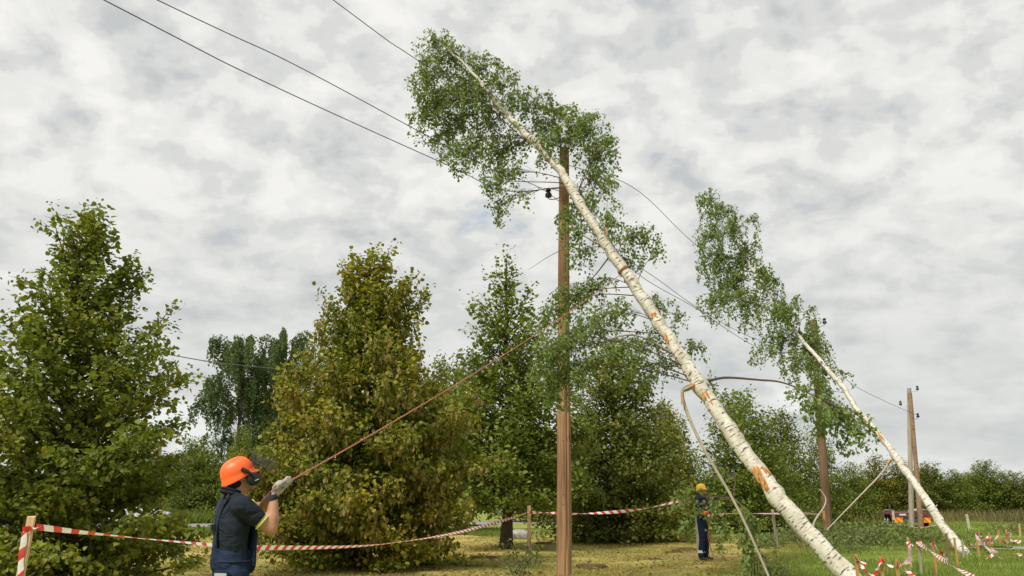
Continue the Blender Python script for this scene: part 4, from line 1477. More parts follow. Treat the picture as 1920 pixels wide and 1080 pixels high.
def lump(name, loc, size, m, label, cat, seed, group=None):
    rs = random.Random(seed)
    bm = bmesh.new()
    bmesh.ops.create_icosphere(bm, subdivisions=3, radius=1.0)
    ph = [(Vector((rs.gauss(0, 1), rs.gauss(0, 1), rs.gauss(0, 1))), rs.uniform(1.5, 4), rs.uniform(0, 6)) for _ in range(7)]
    for v in bm.verts:
        k = 1 + sum(0.07 * math.sin(f * v.co.dot(d) + p) for d, f, p in ph)
        v.co = Vector((v.co.x * size[0], v.co.y * size[1], v.co.z * size[2])) * k
    me = bpy.data.meshes.new(name)
    bm.to_mesh(me)
    bm.free()
    me.polygons.foreach_set('use_smooth', [True] * len(me.polygons))
    o = obj(name, me, MATS[m])
    o.location = (loc[0], loc[1], loc[2])
    return tag(o, label, cat, group)


g = G(978, 1010)
lump('boulder', (g[0], g[1], 0.12), (0.42, 0.3, 0.24), 'stone', 'pale grey boulder behind the bare trunk of the tall green tree', 'boulder', 1)
CG = 'earth clods on the mown grass'
for i, (x, y, s, lb) in enumerate([(908, 1046, 0.22, 'brown clod between the linden and the bare trunk'), (885, 1062, 0.15, 'brown clod at the right foot of the seed-laden linden'), (1265, 1036, 0.16, 'dark molehill left of the yellow-helmeted worker'),
                                   (1285, 1031, 0.22, 'brown clod behind the yellow-helmeted worker'), (1110, 1064, 0.25, 'flat clod right of the near pole foot'), (1018, 1020, 0.2, 'brown clod left of the near pole'),
                                   (1352, 1032, 0.16, 'brown clod right of the yellow-helmeted worker'), (1230, 1050, 0.14, 'small clod in the middle of the mown grass'), (240, 1020, 0.25, 'brown clod beside the maple'),
                                   (352, 1064, 0.2, 'brown clod left of the pulling worker')]):
    g = G(x, y)
    lump('earth_clod', (g[0], g[1], 0.0), (s * 1.5, s, s * 0.33), 'soil', lb, 'clod', 20 + i, CG)


def scatter_litter():
    """clippings and dry leaves strewn over the mown turf"""
    rg = np.random.default_rng(90)
    n = 9000
    y = 17 * (45 / 17) ** rg.random(n)
    x = rg.uniform(-0.35, 0.35, n) * y
    k = edge(x, y) < 1.5
    x, y = x[k], y[k]
    n = len(x)
    p = np.stack([x, y, rg.uniform(0.02, 0.05, n)], 1)
    d = rg.normal(0, 1, (n, 3))
    d[:, 2] *= 0.2
    nn = rg.normal(0, 0.4, (n, 3)) + np.array([0, 0, 1])
    L = rg.uniform(0.04, 0.12, n)
    o = obj('dry_clippings', leaf_mesh('dry_clippings', p, d, nn, L, L * rg.uniform(0.1, 0.4, n)), MATS['dry_grass'], None, 'stuff')
    tag(o, 'dry clippings and fallen leaves strewn over the mown grass', 'clippings')


scatter_litter()


# ==================================================================== PEOPLE
simple('skin', (0.42, 0.21, 0.125), 0.55, 0.35, 0, 0.12, 22.0, 0.002)
def cloth(name, color, scale, depth):
    """woven cloth with soft drag folds"""
    def f(t):
        co = objco(t)
        mp = N(t, 'ShaderNodeMapping')
        mp.inputs['Scale'].default_value = (1.0, 1.0, 1.9)
        mp.inputs['Rotation'].default_value = (0.3, 0.5, 0.2)
        t.links.new(co, mp.inputs[0])
        n = noise(t, mp.outputs[0], scale, 2, 0.45, 0.9)
        w = noise(t, co, 160.0, 2)
        h = math_node(t, 'ADD', n, math_node(t, 'MULTIPLY', w, 0.04))
        c = ramp(t, noise(t, co, 5.0, 4), [(0.3, tuple(v * 0.8 for v in color)), (0.7, tuple(v * 1.3 for v in color))])
        return principled(t, c, 0.92, 0.12, 0, h, depth, 0.9)
    return mat(name, f)


cloth('shirt', (0.017, 0.023, 0.031), 7.0, 0.035)
cloth('overalls', (0.015, 0.024, 0.048), 8.0, 0.035)
simple('strap', (0.020, 0.028, 0.050), 0.8, 0.2)
simple('lime', (0.42, 0.60, 0.08), 0.7, 0.2)
simple('hair', (0.018, 0.012, 0.009), 0.8, 0.2, 0, 0.4, 60.0)
simple('helmet_orange', (0.90, 0.135, 0.028), 0.45, 0.4, 0, 0.10, 18.0, 0.002)
simple('helmet_yellow', (0.80, 0.50, 0.03), 0.35, 0.45, 0, 0.06, 30.0, 0.001)
simple('black_plastic', (0.014, 0.014, 0.015), 0.4, 0.4)
simple('glove_pale', (0.33, 0.30, 0.26), 0.9, 0.1, 0, 0.25, 40.0)
simple('glove_dark', (0.030, 0.033, 0.042), 0.85, 0.15)
simple('glove_orange', (0.75, 0.18, 0.05), 0.8, 0.2)
simple('reflective', (0.62, 0.63, 0.62), 0.4, 0.5, 0, 0.1, 60.0)
simple('leather', (0.035, 0.028, 0.022), 0.6, 0.3)
simple('eye', (0.5, 0.48, 0.45), 0.2, 0.5)


def mesh_screen(t):
    p = principled(t, (0.05, 0.045, 0.04), 0.6, 0.3)
    tr = t.nodes.new('ShaderNodeBsdfTransparent')
    mx = N(t, 'ShaderNodeMixShader')
    mx.inputs[0].default_value = 0.58
    t.links.new(p, mx.inputs[1])
    t.links.new(tr.outputs[0], mx.inputs[2])
    return mx.outputs[0]


mat('visor_mesh', mesh_screen)


def label_print(t):
    w = N(t, 'ShaderNodeTexWave', i_Scale=60.0, i_Distortion=9.0)
    w.inputs['Detail'].default_value = 3
    t.links.new(objco(t), w.inputs['Vector'])
    c = ramp(t, w.outputs['Fac'], [(0.25, (0.10, 0.11, 0.14)), (0.45, (0.55, 0.56, 0.57))])
    return principled(t, c, 0.6, 0.3)


mat('pocket_print', label_print)


def cap(mb, p0, p1, r0, r1, flat=None, n=14):
    """tapered round-ended limb; flat=(axis, factor) squeezes it along one direction"""
    p0, p1 = np.asarray(p0, float), np.asarray(p1, float)
    ax = p1 - p0
    L = np.linalg.norm(ax)
    ax = ax / L if L > 1e-6 else np.array([0, 0, 1.0])
    s = np.cross(ax, [0.3, 0.9, 0.1])
    s = unit(s if np.linalg.norm(s) > 1e-3 else np.cross(ax, [1.0, 0, 0]))
    w = np.cross(ax, s)
    rings = []
    for k in range(1, 5):
        a = math.pi / 2 * (1 - k / 4)
        rings.append((p0 - ax * r0 * math.sin(a), r0 * math.cos(a)))
    for k in range(0, 4):
        a = math.pi / 2 * (k / 4)
        rings.append((p1 + ax * r1 * math.sin(a), r1 * math.cos(a)))
    V, Fc = [], []
    cen = (p0 + p1) / 2
    for c, r in rings:
        for j in range(n):
            b = 2 * math.pi * j / n
            V.append(c + (s * math.cos(b) + w * math.sin(b)) * r)
    V.append(p0 - ax * r0)
    V.append(p1 + ax * r1)
    m = len(rings)
    for i in range(m - 1):
        for j in range(n):
            k = (j + 1) % n
            Fc.append([i * n + j, i * n + k, (i + 1) * n + k, (i + 1) * n + j])
    for j in range(n):
        k = (j + 1) % n
        Fc.append([k, j, m * n])
        Fc.append([(m - 1) * n + j, (m - 1) * n + k, m * n + 1])
    if flat is not None:
        a, f = np.asarray(flat[0], float), flat[1]
        V = [v + a * np.dot(v - cen, a) * (f - 1) for v in V]
    mb.add(V, Fc)
    return mb


def fuse(mb, name, voxel, iters, matn, parent):
    """melts the limbs of mb into one continuous skin"""
    o = mb.build(name, MATS[matn], parent, False)
    r = o.modifiers.new('fuse', 'REMESH')
    r.mode = 'VOXEL'
    r.voxel_size = voxel
    r.use_smooth_shade = True
    if iters:
        s = o.modifiers.new('soften', 'SMOOTH')
        s.factor = 0.5
        s.iterations = iters
    dg = bpy.context.evaluated_depsgraph_get()
    me = bpy.data.meshes.new_from_object(o.evaluated_get(dg))
    o.modifiers.clear()
    old = o.data
    o.data = me
    bpy.data.meshes.remove(old)
    me.name = name
    me.polygons.foreach_set('use_smooth', [True] * len(me.polygons))
    if not me.materials:
        me.materials.append(MATS[matn])
    return o


def glove(root, wrist, grip, axis, thumb_side, matn, cuffm, name='glove'):
    """closed working glove: palm, four curled fingers round the rope axis and a thumb along it"""
    wrist, grip = np.asarray(wrist, float), np.asarray(grip, float)
    ax = unit(np.asarray(axis, float))
    fwd = unit(grip - wrist)
    fwd = unit(fwd - ax * np.dot(fwd, ax) * 0.6)
    out = unit(np.cross(ax, fwd)) * thumb_side
    mb = MB()
    cap(mb, wrist, grip - fwd * 0.015 + out * 0.012, 0.034, 0.040, (out, 0.62))
    ln = [0.042, 0.048, 0.046, 0.036]
    for k in range(4):
        b = grip + ax * (0.033 - 0.022 * k) + out * 0.020
        k1 = b + fwd * (ln[k] * 0.75) - out * 0.006
        k2 = k1 - out * (ln[k] * 0.75) + fwd * 0.006
        k3 = k2 - fwd * (ln[k] * 0.62) - out * 0.002
        cap(mb, b, k1, 0.0115, 0.0108)
        cap(mb, k1, k2, 0.0108, 0.0100)
        cap(mb, k2, k3, 0.0100, 0.0090)
    tb = wrist + (grip - wrist) * 0.45 + ax * 0.022 - out * 0.008
    t1 = tb + ax * 0.030 + fwd * 0.022 - out * 0.014
    t2 = t1 + fwd * 0.026 - out * 0.010 + ax * 0.004
    cap(mb, tb, t1, 0.015, 0.0125)
    cap(mb, t1, t2, 0.0125, 0.0105)
    g_ = fuse(mb, name, 0.005, 3, matn, root)
    cf = MB()
    cap(cf, wrist - fwd * 0.035, wrist + fwd * 0.014, 0.037, 0.036, (out, 0.8))
    fuse(cf, 'cuff', 0.008, 2, cuffm, g_)
    return g_


def person(loc, label, phi, head_pitch, head_yaw, arms, helmet, shirt='shirt', trousers='overalls', gloves=('glove_pale', 'glove_dark'), grip_axis=(0.86, 0.1, 0.5),
           visor=True, sleeve=0.50, skinny=1.0, hgt=1.0, bands=False, lime=True, straps=True, group=None):
    """standing figure; local forward turned phi from +X; arms: (elbow, wrist, grip) offsets for right and left"""
    root = empty('person', loc, label, 'person', group)
    c, s = math.cos(phi), math.sin(phi)
    fw, lf = np.array([c, s, 0]), np.array([-s, c, 0])

    def Lc(f, l, z):
        return fw * f + lf * l + np.array([0, 0, z * hgt])
    sh = {-1: Lc(-0.01, -0.165, 1.425), 1: Lc(-0.01, 0.165, 1.425)}
    hc = Lc(0.02, 0, 1.632)
    yaw = phi + head_yaw
    hx0 = np.array([math.cos(yaw), math.sin(yaw), 0])
    hy = np.array([-math.sin(yaw), math.cos(yaw), 0])
    hx = hx0 * math.cos(head_pitch) + np.array([0, 0, math.sin(head_pitch)])
    hz = np.cross(hx, hy)

    def Hc(a, b, d):
        return hc + hx * a + hy * b + hz * d
    # ---- body: one skin from head to feet
    mb = MB()
    cap(mb, Hc(-0.018, 0, 0.028), Hc(0.012, 0, 0.018), 0.094, 0.090, (hy, 0.84))
    cap(mb, Hc(0.03, 0, -0.02), Hc(0.052, 0, -0.085), 0.068, 0.040, (hy, 0.92))
    cap(mb, Hc(0.088, 0, -0.002), Hc(0.112, 0, -0.030), 0.011, 0.015)            # nose
    cap(mb, Hc(0.078, -0.028, -0.068), Hc(0.078, 0.028, -0.068), 0.014, 0.014)    # mouth
    cap(mb, Hc(0.076, -0.035, 0.022), Hc(0.076, 0.035, 0.022), 0.016, 0.016)      # brow
    for sg in (-1, 1):
        cap(mb, Hc(-0.012, 0.080 * sg, 0.012), Hc(-0.004, 0.081 * sg, -0.030), 0.018, 0.012, (hy, 0.5))
    cap(mb, Lc(-0.035, 0, 1.42), Hc(-0.015, 0, -0.06), 0.062, 0.056)
    cap(mb, Lc(0, 0, 1.00), Lc(0.0, 0, 1.12), 0.135, 0.125, (fw, 0.75))
    cap(mb, Lc(0, 0, 1.15), Lc(-0.01, 0, 1.33), 0.130, 0.145, (fw, 0.78))
    cap(mb, sh[-1], sh[1], 0.062, 0.062)
    for sg, (el, wr, gr) in zip((-1, 1), arms):
        el, wr, gr = (np.asarray(v, float) for v in (el, wr, gr))
        cap(mb, sh[sg], sh[sg] * 0.35 + el * 0.65, 0.062, 0.056)
        cap(mb, sh[sg] * 0.5 + el * 0.5, el, 0.056, 0.046)
        cap(mb, el, el * 0.6 + wr * 0.4, 0.047, 0.050)
        cap(mb, el * 0.65 + wr * 0.35, wr, 0.050, 0.031)
        cap(mb, wr, wr * 0.4 + gr * 0.6, 0.027, 0.026)
    hips = {sg: Lc(0, 0.088 * sg, 0.93) for sg in (-1, 1)}
    kn = {sg: Lc(0.035, 0.105 * sg, 0.50) for sg in (-1, 1)}
    an = {sg: Lc(-0.01, 0.125 * sg, 0.09) for sg in (-1, 1)}
    for sg in (-1, 1):
        cap(mb, hips[sg], kn[sg], 0.082, 0.055)
        cap(mb, kn[sg], an[sg], 0.055, 0.038)
    fuse(mb, 'body', 0.010, 5, 'skin', root)
    for sg in (-1, 1):
        e = MB()
        cap(e, Hc(0.079, 0.031 * sg, 0.002), Hc(0.082, 0.031 * sg, 0.002), 0.010, 0.010)
        e.build('eye', MATS['eye'], root)
    # hair at the nape and sides
    mb = MB()
    cap(mb, Hc(-0.030, 0, 0.020), Hc(-0.045, 0, -0.035), 0.090, 0.066, (hy, 0.90))
    fuse(mb, 'hair', 0.009, 3, 'hair', root)
    # ---- shirt
    mb = MB()
    cap(mb, Lc(0.0, 0, 1.00), Lc(0.0, 0, 1.12), 0.136, 0.130, (fw, 0.80))
    cap(mb, Lc(-0.005, 0, 1.14), Lc(-0.015, 0, 1.32), 0.133, 0.150, (fw, 0.80))
    cap(mb, Lc(-0.005, 0, 1.27), Lc(-0.015, 0, 1.36), 0.153, 0.142, (fw, 0.78))
    cap(mb, sh[-1] + np.array([0, 0, -0.005]), sh[1] + np.array([0, 0, -0.005]), 0.076, 0.076)
    cap(mb, Lc(-0.02, -0.09, 1.46), Lc(-0.02, 0.09, 1.46), 0.055, 0.055)
    ends = []
    for sg, (el, wr, gr) in zip((-1, 1), arms):
        el, wr = np.asarray(el, float), np.asarray(wr, float)
        e = sh[sg] + (el - sh[sg]) * sleeve
        cap(mb, sh[sg], e, 0.074, 0.066 if sleeve < 0.9 else 0.058)
        ends.append((e, unit(el - sh[sg])))
        if sleeve >= 0.9:
            cap(mb, e, wr - (wr - e) * 0.06, 0.058, 0.046)
    shirt_o = fuse(mb, 'shirt', 0.010, 4, shirt, root)
    mb = MB()
    ring = [Lc(-0.035, 0, 1.485) + (fw * math.cos(a) * 0.078 + lf * math.sin(a) * 0.074) + np.array([0, 0, 0.022 - 0.020 * math.cos(a)]) for a in np.linspace(0, 2 * math.pi, 25)]
    mb.tube(ring, 0.013, 8)
    ring = [p + np.array([0, 0, 0.026]) - unit(p - Lc(-0.035, 0, 1.485)) * 0.008 for p in ring]
    mb.tube(ring, 0.010, 8)
    mb.build('collar', MATS[shirt], shirt_o)
    if lime:
        for (e, d), el in zip(ends, arms):
            cc = e + d * 0.050
            s1 = unit(np.cross(d, [0.1, 0.2, 1.0]))
            s2 = np.cross(d, s1)
            mb = MB().tube([cc + (s1 * math.cos(a) + s2 * math.sin(a)) * 0.0590 for a in np.linspace(0, 2 * math.pi, 25)], 0.0065, 7)
            mb.build('sleeve_hem', MATS['lime'], shirt_o)
    # ---- trousers with bib and straps
    mb = MB()
    cap(mb, Lc(-0.005, 0, 0.92), Lc(-0.003, 0, 1.00), 0.150, 0.146, (fw, 0.84))
    if straps:
        cap(mb, Lc(-0.006, 0, 1.00), Lc(-0.006, 0, 1.035), 0.148, 0.145, (fw, 0.86))
        cap(mb, Lc(-0.118, 0, 1.02), Lc(-0.135, 0, 1.17), 0.060, 0.030, (fw, 0.5))
        cap(mb, Lc(0.118, -0.05, 1.02), Lc(0.135, -0.05, 1.28), 0.075, 0.055, (fw, 0.35))
        cap(mb, Lc(0.118, 0.05, 1.02), Lc(0.135, 0.05, 1.28), 0.075, 0.055, (fw, 0.35))
    for sg in (-1, 1):
        cap(mb, hips[sg], kn[sg], 0.096, 0.076)
        cap(mb, kn[sg], an[sg] + np.array([0, 0, 0.03]), 0.078, 0.072)
    tro = fuse(mb, 'overalls', 0.010, 4, trousers, root)
    if straps:
        yk = Lc(-0.134, 0, 1.27)
        for sg in (-1, 1):
            pts = [Lc(-0.138, 0.014 * sg, 1.13), Lc(-0.143, 0.018 * sg, 1.26), Lc(-0.128, 0.034 * sg, 1.38), Lc(-0.085, 0.062 * sg, 1.478), Lc(-0.02, 0.085 * sg, 1.512), Lc(0.06, 0.09 * sg, 1.455), Lc(0.112, 0.085 * sg, 1.36), Lc(0.135, 0.07 * sg, 1.28)]
            cc = spline(pts, 6)
            mbs = MB()
            V, Fc = [], []
            for i, p in enumerate(cc):                # flat webbing lying on the shirt
                t_ = unit(cc[min(i + 1, len(cc) - 1)] - cc[max(i - 1, 0)])
                o_ = p - Lc(-0.01, 0.09 * sg * min(1, max(0, (p[2] - 1.3) / 0.15)), 1.25 if p[2] < 1.42 else 1.40)
                o_ = unit(o_ - t_ * np.dot(o_, t_))
                w_ = np.cross(t_, o_)
                p = p - o_ * 0.006
                V += [p + w_ * 0.019 - o_ * 0.006, p + w_ * 0.018 + o_ * 0.003, p - w_ * 0.018 + o_ * 0.003, p - w_ * 0.019 - o_ * 0.006]
                if i:
                    k = 4 * i
                    Fc += [[k - 4 + j, k - 4 + (j + 1) % 4, k + (j + 1) % 4, k + j] for j in range(4)]
            mbs.add(V, Fc)
            mbs.build('strap', MATS['strap'], tro)
        mbs = MB()
        mbs.box(yk + fw * -0.012, (0.05, 0.05, 0.045), Matrix.Rotation(phi, 3, 'Z'), bev=0.006).build('strap_slider', MATS['black_plastic'], tro)
        bb_ = Lc(-0.112, -0.128, 0.902)
        mbs = MB().box(bb_, (0.012, 0.115, 0.15), Matrix.Rotation(phi + 0.6, 3, 'Z'), bev=0.004)
        pk = mbs.build('back_pocket', MATS[trousers], tro)
        MB().box(bb_ - fw * 0.009 + lf * -0.004 + np.array([0, 0, 0.045]), (0.004, 0.10, 0.026), Matrix.Rotation(phi + 0.6, 3, 'Z'), bev=0.001).build('pocket_label', MATS['pocket_print'], pk)
        ring = [Lc(0, 0, 1.035) + fw * math.cos(a) * 0.128 + lf * math.sin(a) * 0.150 for a in np.linspace(0, 2 * math.pi, 33)]
        MB().tube(ring, 0.006, 6).build('waistband', MATS['strap'], tro)
    if bands:
        for sg in (-1, 1):
            q = an[sg] + np.array([0, 0, 0.12])
            MB().lathe(q, [(0.076, -0.03), (0.079, -0.028), (0.079, 0.028), (0.076, 0.03)], 18).build('reflective_band', MATS['reflective'], tro)
    for sg in (-1, 1):
        mb = MB()
        cap(mb, an[sg] + np.array([0, 0, 0.03]), an[sg] - np.array([0, 0, 0.03]), 0.052, 0.05)
        cap(mb, an[sg] - np.array([0, 0, 0.045]), an[sg] + fw * 0.16 - np.array([0, 0, 0.05]), 0.042, 0.040, (np.array([0, 0, 1.0]), 0.9))
        fuse(mb, 'boot', 0.010, 2, 'leather', root)
    # ---- gloves
    for sg, (el, wr, gr) in zip((-1, 1), arms):
        glove(root, wr, gr, grip_axis, sg, gloves[0], gloves[1])
    # ---- helmet
    def dome_pt(a, e):
        """a round the head (0 = front), e up from the rim"""
        r = math.cos(e) ** 0.85
        x = math.cos(a) * r * (0.122 if math.cos(a) > 0 else 0.126)
        y_ = math.sin(a) * r * 0.104
        z_ = math.sin(e) ** 0.9 * 0.114 if e > 0 else 0
        rib = 0.004 * max(0, math.cos(3.2 * y_ / 0.05)) if e > 0.5 else 0
        return Hc(-0.008 + x, y_, 0.028 + z_ + rib)
    na, ne = 40, 12
    V = [dome_pt(2 * math.pi * i / na, math.pi / 2 * j / ne * 0.995) for j in range(ne + 1) for i in range(na)]
    Fc = [[j * na + i, j * na + (i + 1) % na, (j + 1) * na + (i + 1) % na, (j + 1) * na + i] for j in range(ne) for i in range(na)]
    Fc.append([ne * na + i for i in range(na)])
    hm = MB()
    hm.add(V, Fc)
    k0 = len(hm.V)
    V, Fc = [], []
    for i in range(na):                               # brim: long peak in front, deeper skirt behind
        a = 2 * math.pi * i / na
        pk_ = max(0, math.cos(a)) ** 3
        bk = max(0, -math.cos(a)) ** 0.7
        ex = 1.05 + 0.20 * pk_ + 0.05 * bk
        x = math.cos(a) * (0.122 if math.cos(a) > 0 else 0.126)
        y_ = math.sin(a) * 0.104
        dz = -0.010 - 0.016 * bk - 0.012 * pk_
        V += [Hc(-0.008 + x, y_, 0.030), Hc(-0.008 + x * 1.035, y_ * 1.035, 0.018 + dz * 0.5), Hc(-0.008 + x * ex, y_ * min(ex, 1.09), 0.014 + dz),
              Hc(-0.008 + x * ex, y_ * min(ex, 1.09), 0.006 + dz), Hc(-0.008 + x * 0.96, y_ * 0.96, 0.012 + dz * 0.8)]
    for i in range(na):
        k = (i + 1) % na
        for j in range(4):
            Fc.append([5 * i + j + 1, 5 * k + j + 1, 5 * k + j, 5 * i + j])
    hm.add(V, Fc)
    ho = hm.build('helmet', MATS[helmet], root)
    for off in (-0.035, 0.0, 0.035):
        pts = [Hc(-0.008 + math.sin(b) * 0.118, off * (1 - 0.2 * abs(math.sin(b))), 0.030 + math.cos(b) * 0.1125 - 0.0012 * abs(off) * 400 * 0.3) for b in np.linspace(-1.15, 1.0, 18)]
        MB().tube(pts, 0.0045, 6).build('ridge', MATS[helmet], ho)
    if visor:
        for sg in (-1, 1):
            st, cu = Hc(0.0, 0.110 * sg, 0.056), Hc(0.055, 0.106 * sg, -0.045)
            em = MB().lathe(cu - hy * sg * 0.030, [(0.020, 0.0), (0.046, 0.004), (0.050, 0.022), (0.047, 0.040), (0.030, 0.052), (0.006, 0.055)], 18, axis=hy * sg).build('ear_muff', MATS['black_plastic'], root)
            MB().tube(spline([st - hy * sg * 0.004, Hc(0.028, 0.126 * sg, 0.022), Hc(0.050, 0.132 * sg, -0.012), cu + hy * sg * 0.018], 5), [0.015] * 6 + [0.011] * 10, 8).build('muff_arm', MATS['black_plastic'], em)
            MB().box(cu + hy * sg * 0.024 - hz * 0.012 + hx * 0.012, (0.030, 0.004, 0.007), Matrix(((hx[0], hy[0], hz[0]), (hx[1], hy[1], hz[1]), (hx[2], hy[2], hz[2]))), bev=0.001).build('muff_mark', MATS['reflective'], em)
        arc = [Hc(0.088 + 0.050 * math.cos(b), 0.106 * math.sin(b), 0.045 + 0.085 * math.cos(b)) for b in np.linspace(-1.5, 1.5, 19)]
        vr = MB().tube(arc, 0.0085, 7).build('visor_frame', MATS['black_plastic'], root)
        e_ = unit(hx * 0.74 - hz * 0.67)
        V, Fc = [], []
        nr = 7
        for j in range(nr + 1):
            t = j / nr
            for i, q in enumerate(arc):
                cc = Hc(0.10, 0, 0.06)
                w = 1 - 0.10 * t * t
                V.append(cc + (q - cc) * w + e_ * (0.185 * t * (1 - 0.22 * abs(i - 9) / 9 * t)))
        na_ = len(arc)
        Fc = [[j * na_ + i, j * na_ + i + 1, (j + 1) * na_ + i + 1, (j + 1) * na_ + i] for j in range(nr) for i in range(na_ - 1)]
        mb = MB()
        mb.add(V, Fc)
        vm = mb.build('visor_mesh', MATS['visor_mesh'], vr)
        MB().tube([V[nr * na_ + i] for i in range(na_)], 0.003, 5).build('visor_edge', MATS['black_plastic'], vr)
        MB().tube([Hc(0.12, -0.105, 0.035), Hc(0.150, 0, 0.045), Hc(0.12, 0.105, 0.035)], 0.008, 6).build('visor_bracket', MATS['black_plastic'], vr)
    return root


# pulling worker in the foreground: stands with the back half turned, looking up along the rope
W1 = P(443, 930, 6.75)
w1 = np.array([W1[0], 6.75, 0])
rope_end = P(1163, 515, d1(1163, 515) - 0.12)
gr_r = P(522, 914, 6.72) - w1
gr_l = P(533, 902, 6.82) - w1
rdir = unit(rope_end - (gr_l + w1))
gr_l = gr_r + rdir * 0.09
person(w1, 'worker in orange helmet with raised visor pulling the rope, seen from behind', R(36), R(24), R(-4),
       (((0.285, -0.075, 1.235), gr_r + np.array([-0.025, -0.01, -0.085]), gr_r), ((0.10, 0.36, 1.37), gr_l + np.array([-0.065, 0.045, -0.045]), gr_l)),
       'helmet_orange', grip_axis=rdir, hgt=0.985)
a, b = gr_r + w1 - rdir * 0.10, rope_end
L_ = np.linalg.norm(b - a)
rp = [a + rdir * 0.055, a + rdir * 0.08] + [a + (b - a) * t - np.array([0, 0, 0.10 * 4 * t * (1 - t)]) for t in np.linspace(0.08, 1, 14)][0:]
rope = empty('pull_rope', a, 'orange pulling rope stretched from the worker\'s gloves to the leaning birch', 'rope')
MB().tube([np.array(p) - a for p in spline(rp, 8)], 0.0068, 7).build('line', MATS['rope'], rope)
i_ = B1.nearest(rope_end)
ax_ = unit(B1.track[i_ + 1] - B1.track[i_ - 1])
u_ = unit(np.cross(ax_, [0, 1.0, 0]))
v_ = np.cross(ax_, u_)
rr_ = rad_at(B1.prof, B1.t[i_]) + 0.012
MB().tube([B1.track[i_] - a + (u_ * math.cos(t) + v_ * math.sin(t)) * rr_ + ax_ * (t * 0.004) for t in np.linspace(0, 4 * math.pi, 60)], 0.010, 6).build('loop', MATS['rope'], rope)

# second worker behind the hanging branch
g = G(1320, 1051)
w2 = np.array([g[0], g[1], 0])
person(w2, 'worker in yellow helmet and navy overalls standing behind the hanging broken branch', R(-38), R(6), R(10),
       (((-0.17, -0.27, 1.15), (-0.10, -0.42, 1.10), (-0.05, -0.46, 1.10)), ((0.20, 0.06, 1.15), (0.10, -0.20, 1.13), (0.03, -0.25, 1.13))),
       'helmet_yellow', 'overalls', 'overalls', ('glove_orange', 'glove_orange'), (-0.9, 0.1, 0.3), False, 0.95, 1.0, 1.02, True, False, False)
cd = [w2 + np.array(p) for p in ((-0.05, -0.46, 1.13), (0.02, -0.30, 1.02), (0.10, -0.22, 0.80), (0.08, -0.22, 0.55), (0.14, -0.24, 0.25), (0.20, -0.28, 0.03))]
tag(MB().tube(spline(cd, 6), 0.011, 6).build('hanging_rope', MATS['rope']), 'thin red rope hanging down the trousers of the yellow-helmeted worker', 'rope')


# ==================================================================== TRAILER, CAR, HOUSE
simple('trailer_grey', (0.075, 0.078, 0.08), 0.6, 0.3)
simple('trailer_red', (0.128, 0.052, 0.043), 0.6, 0.3)
simple('lamp_red', (0.45, 0.02, 0.02), 0.25, 0.5)
simple('tyre', (0.02, 0.02, 0.02), 0.8, 0.2)


def warn_mat(t):
    m = N(t, 'ShaderNodeMapping')
    m.inputs['Rotation'].default_value = (0, R(45), 0)
    t.links.new(objco(t), m.inputs[0])
    s = N(t, 'ShaderNodeSeparateXYZ')
    t.links.new(m.outputs[0], s.inputs[0])
    k = math_node(t, 'FRACT', math_node(t, 'MULTIPLY', s.outputs[0], 5.5))
    c = mixc(t, math_node(t, 'LESS_THAN', k, 0.4), (0.85, 0.36, 0.03), (0.72, 0.10, 0.015))
    return principled(t, c, 0.4, 0.4)


mat('warning_plate', warn_mat)
simple('log_bark', (0.24, 0.19, 0.15), 0.9, 0.1, 0, 0.4, 12.0)
simple('white_wood', (0.55, 0.52, 0.46), 0.7, 0.2, 0, 0.3, 8.0)
tq = G(1708, 995)
TQ = np.array([P(1708, 990, 46.2)[0], 46.2, 0])
tr_ = empty('flat_trailer', TQ, 'low flat trailer with two orange warning plates behind the grey pole', 'trailer', rz=R(-14))
MB().box((0.05, 1.9, 0.72), (1.95, 4.2, 0.10), bev=0.02).build('deck', MATS['trailer_red'], tr_)
MB().box((0.05, -0.18, 0.66), (1.95, 0.05, 0.24), bev=0.01).build('tail_board', MATS['trailer_red'], tr_)
MB().box((0.05, -0.16, 0.40), (1.80, 0.06, 0.20), bev=0.01).build('rear_bumper', MATS['trailer_grey'], tr_)
MB().box((0.05, 1.8, 0.55), (0.9, 3.9, 0.16), bev=0.02).build('chassis', MATS['trailer_grey'], tr_)
for sx in (-0.62, 0.66):
    MB().box((sx, -0.225, 0.42), (0.50, 0.02, 0.24), bev=0.004).build('warning_plate', MATS['warning_plate'], tr_)
for sx in (-0.80, 0.60):
    MB().box((sx, -0.225, 0.69), (0.22, 0.03, 0.11), bev=0.01).build('tail_lamp', MATS['lamp_red'], tr_)
MB().box((-0.35, -0.222, 0.68), (0.30, 0.02, 0.08), bev=0.004).build('number_plate', MATS['reflective'], tr_)
for sx in (-0.78, 0.88):
    for yy in (1.1, 2.1):
        wh = MB().lathe((sx - 0.11, yy, 0.33), [(0.20, 0.0), (0.31, 0.01), (0.33, 0.05), (0.33, 0.17), (0.31, 0.21), (0.20, 0.22)], 20, axis=(1, 0, 0)).build('wheel', MATS['tyre'], tr_)
        MB().lathe((sx - 0.05 + (0.12 if sx > 0 else -0.08), yy, 0.33), [(0.05, -0.01), (0.17, 0.0), (0.18, 0.03), (0.05, 0.035)], 14, axis=(1, 0, 0)).build('rim', MATS['galvanised'], wh)
    MB().box((sx + (0.02 if sx > 0 else -0.02), 1.6, 0.69), (0.28, 2.0, 0.05), bev=0.015).build('mudguard', MATS['trailer_grey'], tr_)
for sx in (-0.85, 0.95):
    MB().box((sx, 0.3, 0.95), (0.07, 0.07, 0.40), bev=0.01).build('stanchion', MATS['trailer_grey'], tr_)
MB().tube([(0.05, 3.9, 0.55), (0.05, 5.2, 0.5)], 0.05, 8).build('drawbar', MATS['trailer_grey'], tr_)


